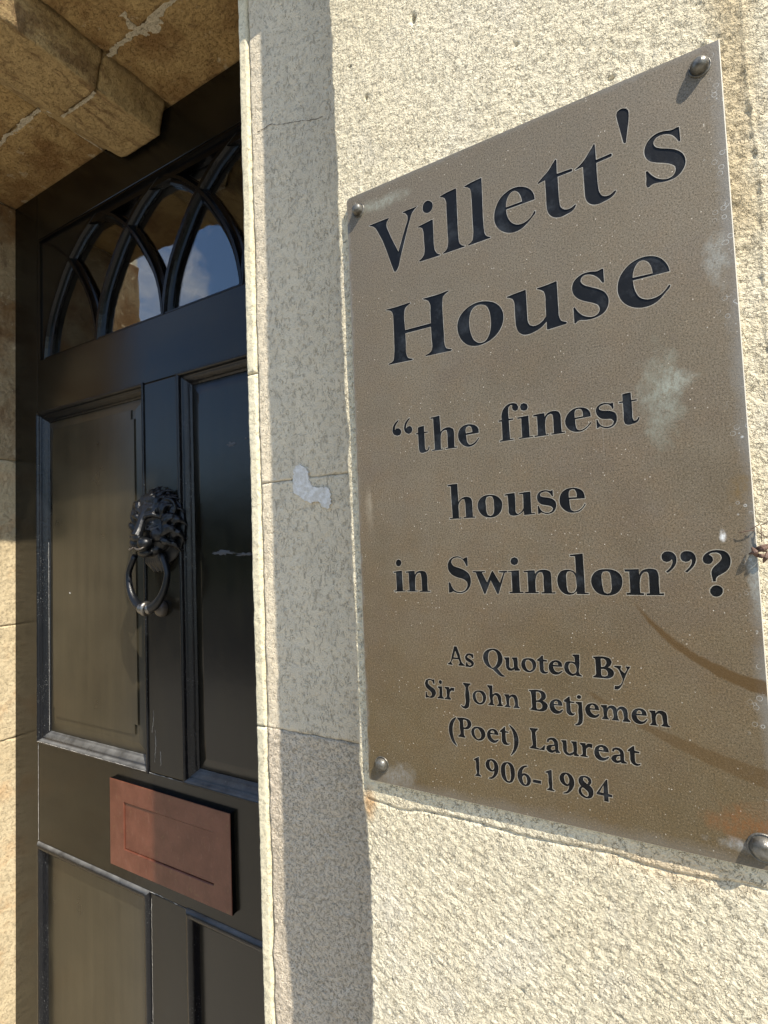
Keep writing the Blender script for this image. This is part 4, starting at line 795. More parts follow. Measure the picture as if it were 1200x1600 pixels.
# ------------------------------------------------------------------ the plaque
# letter outlines in hundredths of a millimetre on the plate
GLYPHS = '''
V|+-15830,19176 -14471,19188 -14512,19084 -14626,18980 -14656,18820 -14642,18678 -14597,18528 -14537,18375 -14480,18225 -14357,17901 -14218,17581 -14071,17262 -13930,16945 -13798,17273 -13667,17599 -13537,17925 -13409,18251 -13357,18361 -13300,18468 -13253,18580 -13233,18703 -13251,18901 -13369,19071 -13540,19171 -13539,19202 -12579,19222 -12658,19172 -12738,19121 -12813,19065 -12890,18999 -12958,18925 -13005,18839 -13041,18744 -13075,18648 -13270,18143 -13449,17627 -13624,17105 -13805,16585 -13856,16413 -13901,16235 -13959,16067 -14049,15922 -14161,15814 -14267,15858 -14491,16542 -14704,17235 -14948,17929 -15269,18621 -15333,18746 -15407,18866 -15551,19014 -15686,19086 -15832,19144
i|+-12618,17994 -12518,18008 -12417,18022 -12317,18036 -12164,18057 -12012,18078 -11861,18100 -11710,18120 -11666,18080 -11667,17865 -11668,17651 -11669,17437 -11669,17222 -11672,17068 -11676,16913 -11677,16758 -11667,16601 -11659,16493 -11647,16384 -11618,16276 -11515,16089 -11417,16017 -11307,15956 -11322,15917 -12590,15937 -12621,15997 -12512,16055 -12412,16121 -12304,16244 -12262,16418 -12247,16569 -12249,16726 -12258,16886 -12265,17045 -12264,17186 -12262,17328 -12266,17471 -12284,17616 -12329,17807 -12426,17897 -12620,17969|+-11931,19314 -11781,19228 -11662,19090 -11631,18976 -11634,18861 -11673,18743 -11750,18653 -11860,18598 -11987,18593 -12111,18656 -12214,18756 -12253,18872 -12257,18992 -12242,19086 -12209,19172 -12157,19240 -12052,19302
l|+-11159,19267 -11044,19293 -10929,19317 -10754,19342 -10576,19358 -10398,19369 -10221,19382 -10192,19335 -10194,18987 -10196,18640 -10199,18293 -10200,17947 -10203,17643 -10206,17341 -10207,17037 -10200,16732 -10197,16630 -10194,16528 -10184,16425 -10170,16308 -10133,16197 -10015,16068 -9845,15989 -9866,15948 -11120,15934 -11143,15990 -10998,16048 -10897,16139 -10837,16303 -10801,16509 -10797,16730 -10807,16957 -10812,17181 -10808,17487 -10808,17794 -10810,18102 -10813,18410 -10810,18526 -10803,18641 -10803,18757 -10822,18876 -10890,19067 -11002,19158 -11161,19230
l|+-9704,19295 -9606,19315 -9509,19335 -9411,19352 -9247,19373 -9081,19386 -8915,19396 -8750,19408 -8723,19356 -8727,19081 -8731,18807 -8735,18533 -8739,18259 -8744,17934 -8751,17610 -8753,17284 -8748,16957 -8746,16838 -8744,16718 -8738,16598 -8726,16477 -8715,16349 -8680,16226 -8585,16106 -8494,16053 -8395,16013 -8410,15960 -9639,15934 -9667,15985 -9523,16040 -9407,16140 -9374,16230 -9355,16331 -9324,16558 -9322,16796 -9331,17039 -9335,17280 -9331,17578 -9327,17877 -9327,18177 -9333,18479 -9334,18586 -9333,18692 -9338,18799 -9354,18908 -9395,19056 -9513,19168 -9607,19218 -9706,19260
e|+-5991,17198 -5998,17324 -6015,17450 -6045,17542 -6086,17635 -6136,17722 -6197,17802 -6268,17876 -6343,17943 -6428,18005 -6519,18058 -6611,18102 -6707,18139 -6805,18166 -6903,18183 -6998,18192 -7102,18189 -7205,18172 -7304,18145 -7400,18112 -7496,18071 -7589,18021 -7677,17963 -7757,17896 -7832,17815 -7899,17723 -7958,17624 -8009,17520 -8051,17421 -8087,17317 -8114,17208 -8132,17095 -8139,16994 -8141,16890 -8134,16784 -8113,16679 -8082,16581 -8040,16481 -7989,16385 -7930,16296 -7856,16206 -7772,16123 -7684,16050 -7586,15985 -7482,15931 -7379,15890 -7287,15864 -7194,15848 -7103,15841 -7015,15842 -6926,15851 -6839,15870 -6755,15895 -6676,15927 -6599,15965 -6527,16011 -6458,16061 -6390,16112 -6330,16160 -6271,16210 -6215,16261 -6160,16315 -6087,16374 -6016,16435 -5986,16519 -5994,16578 -6047,16586 -6100,16508 -6152,16431 -6212,16362 -6281,16304 -6357,16255 -6439,16215 -6527,16182 -6621,16160 -6719,16152 -6809,16157 -6903,16174 -6994,16207 -7107,16276 -7211,16368 -7283,16457 -7344,16558 -7393,16661 -7430,16766 -7456,16873 -7473,16979 -7478,17082 -7479,17184|--7489,17303 -7477,17430 -7459,17553 -7433,17643 -7400,17728 -7359,17807 -7316,17874 -7266,17936 -7207,17982 -7098,18027 -6979,18023 -6894,17969 -6817,17893 -6744,17775 -6692,17645 -6662,17537 -6644,17427 -6626,17318
t|+-5796,17977 -5721,18037 -5646,18096 -5571,18155 -5486,18219 -5399,18281 -5315,18346 -5237,18416 -5177,18481 -5121,18550 -5066,18620 -5010,18689 -4963,18745 -4916,18800 -4870,18855 -4819,18818 -4835,18090 -4142,18079 -4094,18027 -4114,17942 -4808,17929 -4810,17731 -4812,17534 -4813,17336 -4812,17138 -4811,17013 -4812,16888 -4809,16763 -4799,16636 -4793,16537 -4783,16437 -4754,16344 -4690,16249 -4609,16171 -4524,16126 -4434,16103 -4343,16102 -4255,16120 -4162,16164 -4073,16218 -4024,16200 -4037,16150 -4080,16071 -4143,16009 -4214,15958 -4279,15925 -4349,15901 -4424,15884 -4499,15869 -4574,15854 -4651,15842 -4729,15836 -4809,15841 -4894,15854 -4981,15877 -5064,15914 -5170,15988 -5264,16084 -5333,16197 -5382,16320 -5409,16452 -5420,16585 -5427,16712 -5425,16837 -5421,16962 -5418,17087 -5418,17311 -5419,17535 -5420,17759 -5420,17984 -5501,17974 -5582,17962 -5674,17943 -5767,17921
t|+-3961,17974 -3894,18007 -3828,18039 -3764,18075 -3694,18124 -3627,18177 -3563,18235 -3502,18295 -3446,18358 -3392,18424 -3341,18493 -3289,18560 -3235,18627 -3181,18695 -3129,18764 -3089,18822 -3049,18881 -3003,18845 -2991,18059 -2326,18106 -2277,18059 -2297,17961 -2985,17907 -2988,17731 -2992,17555 -2994,17379 -2993,17202 -2991,17080 -2989,16959 -2984,16836 -2974,16713 -2966,16609 -2955,16505 -2930,16403 -2884,16295 -2821,16203 -2733,16147 -2635,16118 -2550,16112 -2469,16124 -2391,16156 -2320,16205 -2249,16253 -2195,16216 -2233,16141 -2288,16074 -2357,16021 -2431,15978 -2498,15949 -2570,15929 -2645,15914 -2720,15900 -2802,15883 -2886,15868 -2971,15860 -3058,15865 -3166,15885 -3273,15927 -3373,15998 -3459,16091 -3505,16170 -3541,16258 -3567,16346 -3584,16456 -3586,16567 -3587,16677 -3591,16813 -3591,16949 -3590,17084 -3590,17219 -3591,17402 -3593,17586 -3595,17770 -3596,17954 -3684,17954 -3771,17953 -3857,17945 -3943,17934
'|+-1969,19890 -1929,20005 -1832,20066 -1753,20078 -1669,20065 -1534,19993 -1459,19868 -1444,19761 -1449,19653 -1453,19569 -1461,19488 -1472,19407 -1483,19327 -1501,19203 -1523,19082 -1546,18960 -1568,18839 -1586,18726 -1605,18613 -1623,18500 -1641,18387 -1671,18348 -1725,18371 -1754,18436 -1781,18608 -1809,18781 -1837,18954 -1865,19128 -1888,19256 -1912,19386 -1934,19515 -1951,19643 -1968,19770
s|+467,18186 538,18169 540,18085 541,18000 543,17916 545,17827 546,17739 548,17650 550,17562 525,17497 477,17533 432,17635 383,17734 320,17833 246,17919 181,17971 111,18012 40,18044 -46,18074 -133,18092 -217,18095 -298,18084 -376,18059 -440,18013 -496,17937 -521,17842 -502,17752 -462,17664 -403,17597 -329,17545 -254,17499 -181,17459 -107,17426 -33,17395 40,17360 124,17317 209,17272 291,17222 369,17162 434,17102 498,17037 556,16965 604,16889 644,16797 674,16699 690,16604 691,16505 676,16410 652,16321 622,16247 583,16179 538,16118 489,16063 435,16014 376,15971 313,15936 247,15908 176,15889 102,15879 24,15875 -53,15875 -127,15880 -202,15890 -277,15903 -353,15915 -440,15933 -528,15951 -612,15954 -682,15940 -747,15914 -816,15864 -882,15873 -912,15952 -925,16034 -920,16116 -908,16198 -901,16280 -900,16370 -900,16459 -901,16549 -901,16639 -834,16639 -775,16537 -714,16437 -651,16348 -583,16264 -510,16189 -443,16134 -372,16086 -301,16047 -216,16009 -130,15983 -47,15973 31,15979 106,16000 171,16038 223,16092 265,16162 289,16242 295,16331 280,16421 212,16516 120,16596 41,16654 -43,16701 -128,16747 -222,16794 -318,16836 -413,16879 -507,16932 -596,16986 -684,17046 -760,17122 -829,17230 -879,17350 -900,17440 -909,17532 -907,17620 -892,17718 -862,17810 -824,17894 -780,17966 -728,18031 -670,18088 -609,18137 -547,18176 -480,18209 -410,18234 -338,18250 -265,18256 -189,18252 -112,18243 -35,18230 50,18206 135,18177 219,18159 284,18156 347,18163 412,18185
H|+-14908,13730 -14781,13725 -14654,13720 -14529,13716 -14404,13714 -14260,13714 -14118,13717 -13977,13720 -13836,13725 -13708,13730 -13580,13736 -13453,13742 -13326,13748 -13294,13695 -13395,13651 -13493,13603 -13579,13551 -13652,13486 -13696,13376 -13719,13251 -13749,13000 -13744,12738 -13725,12472 -13713,12209 -12071,12215 -12072,12368 -12072,12522 -12072,12676 -12073,12830 -12066,12961 -12053,13093 -12052,13224 -12080,13355 -12171,13533 -12306,13620 -12464,13686 -12495,13744 -12369,13741 -12244,13737 -12119,13734 -11995,13732 -11846,13732 -11697,13732 -11550,13735 -11405,13743 -11291,13753 -11177,13766 -11065,13780 -10952,13794 -10903,13750 -11014,13702 -11120,13646 -11207,13584 -11275,13506 -11306,13396 -11319,13274 -11341,13045 -11344,12810 -11338,12573 -11334,12337 -11333,12094 -11329,11851 -11324,11608 -11319,11365 -11324,11228 -11333,11092 -11332,10955 -11308,10820 -11272,10695 -11211,10587 -11082,10524 -10931,10483 -10889,10438 -10935,10395 -12459,10415 -12509,10475 -12396,10493 -12288,10519 -12138,10609 -12090,10700 -12062,10806 -12046,10923 -12048,11045 -12058,11171 -12064,11295 -12067,11476 -12071,11657 -12076,11839 -12081,12021 -13708,12019 -13707,11869 -13705,11719 -13703,11570 -13702,11420 -13709,11263 -13721,11106 -13723,10949 -13698,10792 -13664,10664 -13605,10554 -13481,10493 -13335,10453 -13289,10406 -13373,10380 -14882,10410 -14894,10463 -14698,10499 -14613,10553 -14549,10627 -14518,10728 -14504,10839 -14473,11085 -14461,11336 -14459,11591 -14456,11845 -14449,12130 -14445,12416 -14445,12703 -14452,12991 -14450,13110 -14449,13229 -14471,13348 -14518,13466 -14590,13570 -14731,13637 -14895,13681
o|+-8715,12579 -8619,12542 -8523,12500 -8430,12451 -8344,12393 -8267,12328 -8194,12254 -8127,12174 -8071,12091 -8019,11988 -7979,11877 -7951,11765 -7934,11655 -7931,11542 -7941,11428 -7963,11318 -7993,11213 -8036,11104 -8091,11000 -8155,10903 -8227,10813 -8307,10730 -8395,10654 -8490,10585 -8590,10525 -8695,10473 -8806,10430 -8921,10395 -9040,10368 -9155,10348 -9275,10334 -9397,10331 -9519,10341 -9624,10362 -9732,10391 -9837,10431 -9936,10482 -10034,10552 -10128,10636 -10213,10729 -10287,10827 -10352,10935 -10406,11050 -10449,11169 -10481,11288 -10500,11394 -10510,11501 -10511,11608 -10503,11710 -10485,11813 -10458,11913 -10421,12008 -10377,12097 -10316,12186 -10245,12267 -10165,12342 -10081,12408 -9981,12475 -9872,12533 -9758,12581 -9641,12619 -9531,12646 -9417,12665 -9302,12675 -9185,12675 -9068,12665 -8949,12645 -8831,12616|--9104,12507 -8966,12459 -8843,12380 -8775,12292 -8723,12185 -8683,12077 -8653,11973 -8635,11867 -8625,11761 -8617,11655 -8612,11539 -8611,11423 -8617,11308 -8630,11197 -8649,11083 -8674,10971 -8708,10864 -8753,10764 -8802,10679 -8859,10595 -8926,10524 -9004,10475 -9106,10448 -9222,10441 -9332,10463 -9426,10513 -9515,10586 -9592,10668 -9649,10755 -9691,10853 -9724,10956 -9753,11057 -9780,11164 -9800,11271 -9814,11379 -9822,11486 -9827,11604 -9826,11723 -9816,11839 -9798,11952 -9775,12053 -9746,12153 -9708,12247 -9656,12328 -9585,12404 -9500,12468 -9404,12510 -9309,12526 -9206,12525
u|+-7687,12544 -7578,12558 -7470,12572 -7362,12586 -7205,12604 -7048,12620 -6892,12635 -6737,12650 -6705,12619 -6704,12467 -6703,12316 -6702,12164 -6701,12013 -6701,11831 -6702,11649 -6702,11468 -6698,11285 -6699,11171 -6699,11057 -6678,10946 -6639,10843 -6580,10755 -6422,10678 -6330,10668 -6238,10681 -6152,10706 -6073,10742 -6000,10790 -5931,10844 -5872,10900 -5818,10961 -5763,11021 -5760,11178 -5757,11335 -5754,11493 -5753,11650 -5749,11774 -5743,11898 -5744,12023 -5762,12148 -5784,12243 -5821,12329 -5948,12431 -6038,12476 -6131,12515 -6128,12564 -6029,12569 -5931,12575 -5833,12581 -5669,12597 -5508,12618 -5348,12640 -5188,12661 -5158,12636 -5158,12486 -5158,12336 -5157,12186 -5157,12036 -5157,11832 -5157,11628 -5156,11424 -5152,11220 -5153,11117 -5157,11013 -5154,10910 -5134,10809 -5103,10713 -5058,10627 -4987,10571 -4898,10533 -4810,10496 -4788,10437 -4841,10401 -5723,10328 -5758,10363 -5752,10745 -5813,10690 -5874,10634 -5936,10580 -6002,10532 -6079,10489 -6160,10451 -6245,10419 -6331,10390 -6410,10366 -6491,10343 -6574,10326 -6659,10318 -6749,10317 -6842,10325 -6930,10349 -7017,10395 -7100,10459 -7169,10533 -7218,10619 -7254,10716 -7281,10813 -7300,10913 -7308,11014 -7311,11115 -7314,11216 -7318,11386 -7316,11555 -7313,11724 -7316,11894 -7316,12000 -7318,12106 -7338,12211 -7403,12353 -7539,12435 -7689,12499
s|+-3096,12649 -3033,12667 -2987,12632 -2989,12531 -2990,12430 -2991,12329 -2990,12224 -2988,12119 -2986,12014 -3012,11969 -3072,12002 -3114,12080 -3155,12159 -3202,12233 -3264,12309 -3333,12380 -3407,12440 -3482,12489 -3562,12529 -3643,12557 -3727,12575 -3812,12581 -3888,12565 -3964,12517 -4019,12443 -4041,12316 -3993,12214 -3914,12120 -3851,12063 -3780,12017 -3705,11976 -3631,11934 -3537,11881 -3441,11832 -3347,11781 -3256,11723 -3183,11672 -3110,11617 -3042,11558 -2984,11491 -2926,11398 -2880,11296 -2850,11194 -2840,11090 -2846,10985 -2864,10886 -2888,10803 -2923,10724 -2965,10651 -3014,10587 -3072,10534 -3139,10490 -3212,10453 -3286,10422 -3367,10397 -3452,10379 -3539,10368 -3627,10361 -3723,10359 -3821,10362 -3919,10371 -4018,10395 -4117,10424 -4212,10428 -4313,10389 -4378,10315 -4441,10341 -4441,10430 -4440,10519 -4440,10608 -4441,10728 -4443,10849 -4445,10970 -4447,11090 -4381,11116 -4323,10997 -4260,10882 -4197,10795 -4127,10713 -4051,10642 -3975,10587 -3895,10540 -3813,10503 -3716,10471 -3617,10453 -3524,10456 -3451,10477 -3381,10513 -3326,10563 -3274,10650 -3252,10753 -3266,10848 -3303,10939 -3366,11009 -3449,11064 -3534,11116 -3626,11169 -3722,11215 -3818,11261 -3913,11312 -3986,11355 -4061,11400 -4132,11449 -4198,11506 -4273,11586 -4340,11676 -4393,11772 -4427,11874 -4446,11981 -4450,12084 -4438,12181 -4412,12274 -4374,12358 -4331,12420 -4279,12474 -4222,12523 -4161,12565 -4091,12605 -4016,12638 -3937,12663 -3857,12679 -3780,12685 -3700,12682 -3619,12675 -3539,12665 -3442,12642 -3345,12615 -3252,12606 -3173,12624
e|+-242,11712 -258,11822 -279,11931 -314,12031 -359,12128 -411,12220 -471,12305 -539,12386 -612,12456 -681,12509 -754,12554 -830,12592 -907,12623 -993,12650 -1081,12668 -1170,12678 -1256,12682 -1349,12677 -1441,12664 -1532,12643 -1619,12616 -1720,12575 -1817,12525 -1910,12465 -1996,12397 -2073,12326 -2146,12247 -2212,12160 -2270,12066 -2312,11979 -2348,11887 -2377,11790 -2399,11690 -2413,11591 -2421,11488 -2421,11384 -2410,11281 -2389,11179 -2358,11076 -2319,10976 -2272,10883 -2218,10800 -2155,10722 -2087,10649 -2015,10585 -1933,10523 -1846,10471 -1756,10427 -1666,10392 -1578,10366 -1489,10348 -1400,10338 -1313,10335 -1221,10337 -1130,10347 -1042,10365 -958,10392 -886,10424 -817,10464 -750,10510 -687,10558 -626,10612 -568,10671 -513,10732 -457,10793 -402,10845 -345,10895 -295,10951 -260,11020 -249,11066 -298,11095 -348,11034 -397,10973 -450,10915 -503,10863 -557,10812 -615,10767 -676,10729 -739,10701 -804,10679 -872,10662 -941,10652 -1016,10646 -1094,10646 -1171,10655 -1247,10674 -1337,10712 -1426,10763 -1504,10829 -1554,10893 -1597,10967 -1634,11047 -1665,11127 -1690,11206 -1709,11287 -1724,11369 -1736,11451 -1745,11538 -1750,11625 -1756,11712|--1757,11840 -1746,11922 -1736,12005 -1720,12084 -1696,12164 -1666,12240 -1631,12312 -1589,12377 -1540,12439 -1485,12494 -1422,12530 -1324,12542 -1222,12519 -1132,12455 -1054,12366 -1009,12287 -974,12198 -947,12107 -930,12009 -921,11910 -913,11811
“|+-14461,7039 -14404,7060 -14396,7004 -14526,6863 -14590,6775 -14637,6679 -14656,6507 -14556,6593 -14388,6569 -14265,6451 -14243,6324 -14322,6186 -14520,6153 -14714,6240 -14781,6328 -14819,6430 -14819,6541 -14791,6651 -14748,6762 -14685,6862 -14580,6955
“|+-13737,7053 -13681,7069 -13673,7008 -13801,6870 -13855,6786 -13898,6696 -13920,6596 -13935,6494 -13831,6587 -13665,6603 -13545,6487 -13530,6347 -13602,6210 -13769,6159 -13957,6259 -14024,6359 -14058,6472 -14058,6570 -14037,6667 -13993,6783 -13927,6889 -13837,6974
t|+-13173,6433 -13021,6470 -12906,6480 -12790,6485 -12797,6132 -12574,6134 -12567,6075 -12790,6068 -12788,5941 -12786,5815 -12784,5689 -12783,5563 -12786,5450 -12790,5336 -12778,5224 -12742,5099 -12663,5089 -12580,5175 -12564,5284 -12506,5276 -12518,5143 -12613,5035 -12801,4985 -12909,4965 -13014,4972 -13128,5049 -13163,5223 -13171,5321 -13173,5418 -13171,5516 -13170,5613 -13172,5723 -13173,5833 -13174,5943 -13176,6053 -13304,6071 -13307,6130 -13183,6127
h|+-12379,6884 -12284,6884 -12166,6888 -12048,6897 -11931,6907 -11815,6916 -11813,6821 -11812,6725 -11810,6629 -11808,6533 -11805,6403 -11801,6274 -11797,6144 -11793,6015 -11649,6128 -11549,6170 -11441,6193 -11327,6194 -11215,6170 -11044,6065 -11011,5963 -11005,5848 -11000,5754 -11004,5660 -11010,5567 -11014,5473 -11015,5371 -11015,5269 -11015,5167 -11015,5065 -10870,5070 -10873,5010 -11542,5013 -11550,5061 -11397,5066 -11398,5180 -11398,5295 -11398,5410 -11399,5524 -11398,5619 -11395,5714 -11396,5809 -11405,5904 -11438,6051 -11550,6066 -11707,5993 -11755,5911 -11783,5813 -11801,5722 -11808,5628 -11810,5532 -11812,5436 -11815,5341 -11815,5246 -11815,5151 -11816,5056 -11692,5065 -11695,5008 -12341,5011 -12365,5062 -12193,5065 -12192,5206 -12191,5347 -12190,5488 -12190,5629 -12192,5833 -12194,6038 -12198,6242 -12201,6447 -12204,6568 -12207,6689 -12210,6809 -12366,6824
e|+-9599,5643 -9593,5740 -9599,5836 -9638,5928 -9699,6011 -9796,6082 -9909,6134 -10039,6172 -10173,6187 -10312,6178 -10444,6143 -10531,6097 -10611,6037 -10675,5966 -10725,5878 -10758,5778 -10774,5675 -10774,5580 -10759,5482 -10730,5389 -10682,5296 -10619,5209 -10546,5132 -10434,5045 -10309,4985 -10175,4969 -10042,4984 -9925,5023 -9820,5085 -9739,5161 -9668,5248 -9581,5361 -9627,5390 -9693,5312 -9764,5238 -9857,5160 -9963,5103 -10063,5076 -10158,5082 -10223,5147 -10271,5235 -10299,5351 -10308,5472 -10314,5626|--10319,5715 -10333,5818 -10333,5917 -10277,6049 -10129,6097 -10011,6033 -9957,5864 -9954,5734
f|+-8486,6132 -8314,6136 -8320,6244 -8320,6350 -8304,6449 -8275,6545 -8234,6634 -8180,6715 -8107,6794 -8020,6857 -7929,6901 -7830,6927 -7738,6932 -7646,6919 -7558,6887 -7484,6835 -7419,6675 -7450,6547 -7585,6502 -7698,6570 -7742,6694 -7719,6808 -7801,6845 -7906,6771 -7937,6689 -7949,6594 -7959,6485 -7957,6374 -7951,6262 -7947,6151 -7713,6128 -7716,6072 -7945,6064 -7944,5953 -7944,5842 -7943,5732 -7942,5621 -7940,5487 -7937,5354 -7934,5220 -7931,5086 -7747,5085 -7749,5035 -8478,5017 -8475,5074 -8330,5089 -8327,5202 -8324,5315 -8321,5428 -8319,5541 -8318,5669 -8318,5798 -8319,5927 -8319,6056 -8483,6070
i|+-7496,6138 -7384,6143 -7274,6147 -7187,6150 -7101,6152 -7015,6154 -6929,6157 -6929,6061 -6929,5966 -6929,5871 -6928,5772 -6927,5673 -6926,5575 -6925,5476 -6925,5378 -6925,5279 -6925,5181 -6925,5083 -6753,5086 -6756,5037 -7461,5033 -7464,5083 -7300,5084 -7300,5195 -7301,5307 -7301,5418 -7301,5530 -7300,5663 -7299,5797 -7296,5931 -7295,6065 -7492,6078|+-7121,6831 -6978,6751 -6931,6601 -6994,6467 -7142,6438 -7286,6514 -7327,6666 -7270,6800
n|+-6688,6129 -6575,6142 -6462,6152 -6380,6156 -6298,6156 -6216,6156 -6135,6156 -6123,5969 -6059,6048 -5989,6117 -5898,6163 -5797,6190 -5689,6197 -5580,6181 -5500,6153 -5430,6109 -5363,5954 -5352,5843 -5354,5729 -5354,5642 -5355,5554 -5356,5467 -5356,5379 -5352,5283 -5347,5187 -5342,5090 -5184,5090 -5181,5036 -5848,5026 -5854,5082 -5720,5086 -5719,5172 -5718,5258 -5717,5345 -5716,5431 -5714,5536 -5711,5640 -5711,5744 -5717,5849 -5719,5947 -5744,6030 -5835,6076 -5963,6032 -6020,5974 -6064,5902 -6097,5797 -6114,5683 -6125,5577 -6127,5470 -6126,5362 -6123,5264 -6117,5167 -6111,5069 -5986,5078 -5995,5027 -6670,5025 -6676,5082 -6506,5084 -6504,5199 -6501,5315 -6498,5430 -6496,5545 -6496,5671 -6497,5797 -6499,5924 -6500,6051 -6685,6069
e|+-3963,5661 -3976,5815 -4008,5911 -4060,5997 -4130,6059 -4212,6106 -4319,6145 -4432,6166 -4519,6171 -4606,6166 -4690,6150 -4774,6117 -4853,6072 -4926,6016 -4986,5958 -5040,5891 -5085,5818 -5117,5745 -5142,5667 -5154,5588 -5152,5505 -5138,5420 -5112,5341 -5054,5238 -4976,5150 -4909,5097 -4834,5055 -4756,5023 -4645,4998 -4532,4992 -4455,4998 -4378,5013 -4306,5038 -4211,5094 -4125,5163 -4066,5220 -4011,5280 -3957,5341 -3986,5379 -4059,5295 -4137,5216 -4216,5154 -4302,5105 -4398,5065 -4497,5055 -4622,5116 -4659,5206 -4675,5311 -4684,5415 -4683,5521 -4682,5626|--4701,5697 -4704,5815 -4697,5929 -4673,6019 -4629,6089 -4499,6108 -4373,6064 -4317,5936 -4309,5827 -4314,5716
s|+-3036,6129 -2982,6163 -2945,6131 -2939,5882 -2980,5855 -3038,5997 -3138,6097 -3274,6129 -3370,6127 -3460,6100 -3530,6061 -3574,6002 -3564,5917 -3444,5847 -3365,5827 -3283,5820 -3201,5808 -3094,5783 -2993,5742 -2912,5681 -2850,5604 -2825,5506 -2823,5402 -2832,5303 -2859,5210 -2908,5129 -2973,5063 -3047,5020 -3129,4993 -3234,4981 -3342,4994 -3418,5019 -3492,5055 -3581,5111 -3662,5046 -3718,5048 -3723,5440 -3664,5431 -3644,5350 -3618,5274 -3573,5202 -3517,5142 -3432,5088 -3338,5056 -3246,5045 -3155,5056 -3067,5090 -2998,5149 -2960,5275 -3045,5377 -3118,5407 -3202,5414 -3286,5423 -3369,5439 -3452,5458 -3527,5493 -3609,5570 -3672,5666 -3708,5760 -3723,5858 -3711,5942 -3682,6019 -3624,6093 -3550,6148 -3459,6186 -3362,6200 -3271,6191 -3180,6170 -3108,6150
t|+-2522,6470 -2450,6483 -2378,6494 -2308,6498 -2237,6498 -2166,6498 -2164,6139 -1931,6139 -1934,6081 -2153,6085 -2153,5962 -2154,5838 -2154,5715 -2154,5591 -2157,5509 -2164,5427 -2164,5345 -2150,5266 -2107,5163 -2020,5166 -1943,5235 -1918,5302 -1867,5288 -1888,5194 -1934,5130 -1996,5081 -2081,5046 -2174,5027 -2277,5008 -2380,5015 -2480,5072 -2517,5192 -2529,5288 -2528,5386 -2521,5485 -2517,5584 -2518,5708 -2519,5833 -2521,5958 -2522,6083 -2677,6079 -2683,6136 -2524,6142
h|+-11532,3012 -11350,3031 -11251,3036 -11153,3037 -11054,3037 -10956,3037 -10956,2933 -10955,2828 -10954,2723 -10952,2558 -10949,2393 -10946,2227 -10944,2062 -10873,2139 -10796,2207 -10688,2263 -10571,2294 -10460,2298 -10353,2277 -10265,2228 -10196,2161 -10164,2039 -10163,1902 -10160,1788 -10164,1674 -10166,1560 -10164,1444 -10160,1328 -10156,1211 -10020,1203 -10022,1152 -10685,1157 -10689,1209 -10547,1214 -10547,1324 -10547,1434 -10548,1544 -10549,1654 -10548,1770 -10547,1885 -10557,1999 -10596,2168 -10723,2184 -10858,2073 -10929,1922 -10948,1831 -10952,1735 -10949,1638 -10948,1542 -10950,1427 -10951,1312 -10951,1196 -10811,1205 -10821,1154 -11483,1158 -11488,1210 -11323,1211 -11323,1335 -11323,1458 -11323,1582 -11324,1706 -11328,1881 -11334,2056 -11340,2231 -11344,2406 -11345,2539 -11345,2673 -11344,2806 -11343,2939 -11524,2948
o|+-9178,2296 -9084,2289 -8991,2274 -8903,2247 -8819,2207 -8739,2156 -8670,2095 -8591,1997 -8538,1885 -8528,1770 -8541,1653 -8558,1563 -8584,1474 -8623,1392 -8696,1298 -8786,1220 -8862,1175 -8946,1140 -9033,1118 -9153,1107 -9276,1115 -9371,1132 -9465,1159 -9551,1199 -9627,1254 -9696,1322 -9753,1397 -9816,1515 -9854,1642 -9863,1732 -9858,1825 -9839,1913 -9789,2026 -9714,2125 -9613,2204 -9495,2260 -9393,2286 -9285,2297|--9181,2236 -9044,2191 -8982,2052 -8968,1964 -8967,1874 -8969,1783 -8966,1671 -8966,1558 -8980,1449 -9006,1332 -9061,1236 -9185,1187 -9322,1236 -9368,1314 -9393,1408 -9409,1519 -9408,1633 -9406,1746 -9414,1849 -9420,1952 -9408,2051 -9340,2197
u|+-8383,2246 -8284,2260 -8186,2273 -8074,2281 -7962,2285 -7851,2288 -7847,2192 -7843,2095 -7840,1998 -7841,1891 -7844,1785 -7847,1678 -7847,1572 -7855,1468 -7860,1365 -7833,1276 -7745,1195 -7610,1262 -7544,1318 -7489,1384 -7434,1478 -7431,1576 -7428,1673 -7425,1771 -7423,1878 -7422,1986 -7421,2093 -7420,2201 -7624,2204 -7628,2250 -7537,2261 -7447,2272 -7357,2280 -7254,2285 -7151,2286 -7049,2287 -7050,2168 -7051,2048 -7052,1928 -7053,1808 -7053,1656 -7053,1504 -7052,1352 -7051,1201 -6875,1199 -6872,1151 -6978,1147 -7086,1142 -7194,1138 -7307,1134 -7421,1130 -7432,1348 -7504,1285 -7579,1227 -7677,1176 -7781,1142 -7880,1127 -7981,1128 -8129,1163 -8200,1283 -8214,1372 -8207,1468 -8201,1563 -8202,1673 -8204,1784 -8207,1894 -8210,1990 -8214,2086 -8218,2183 -8376,2189
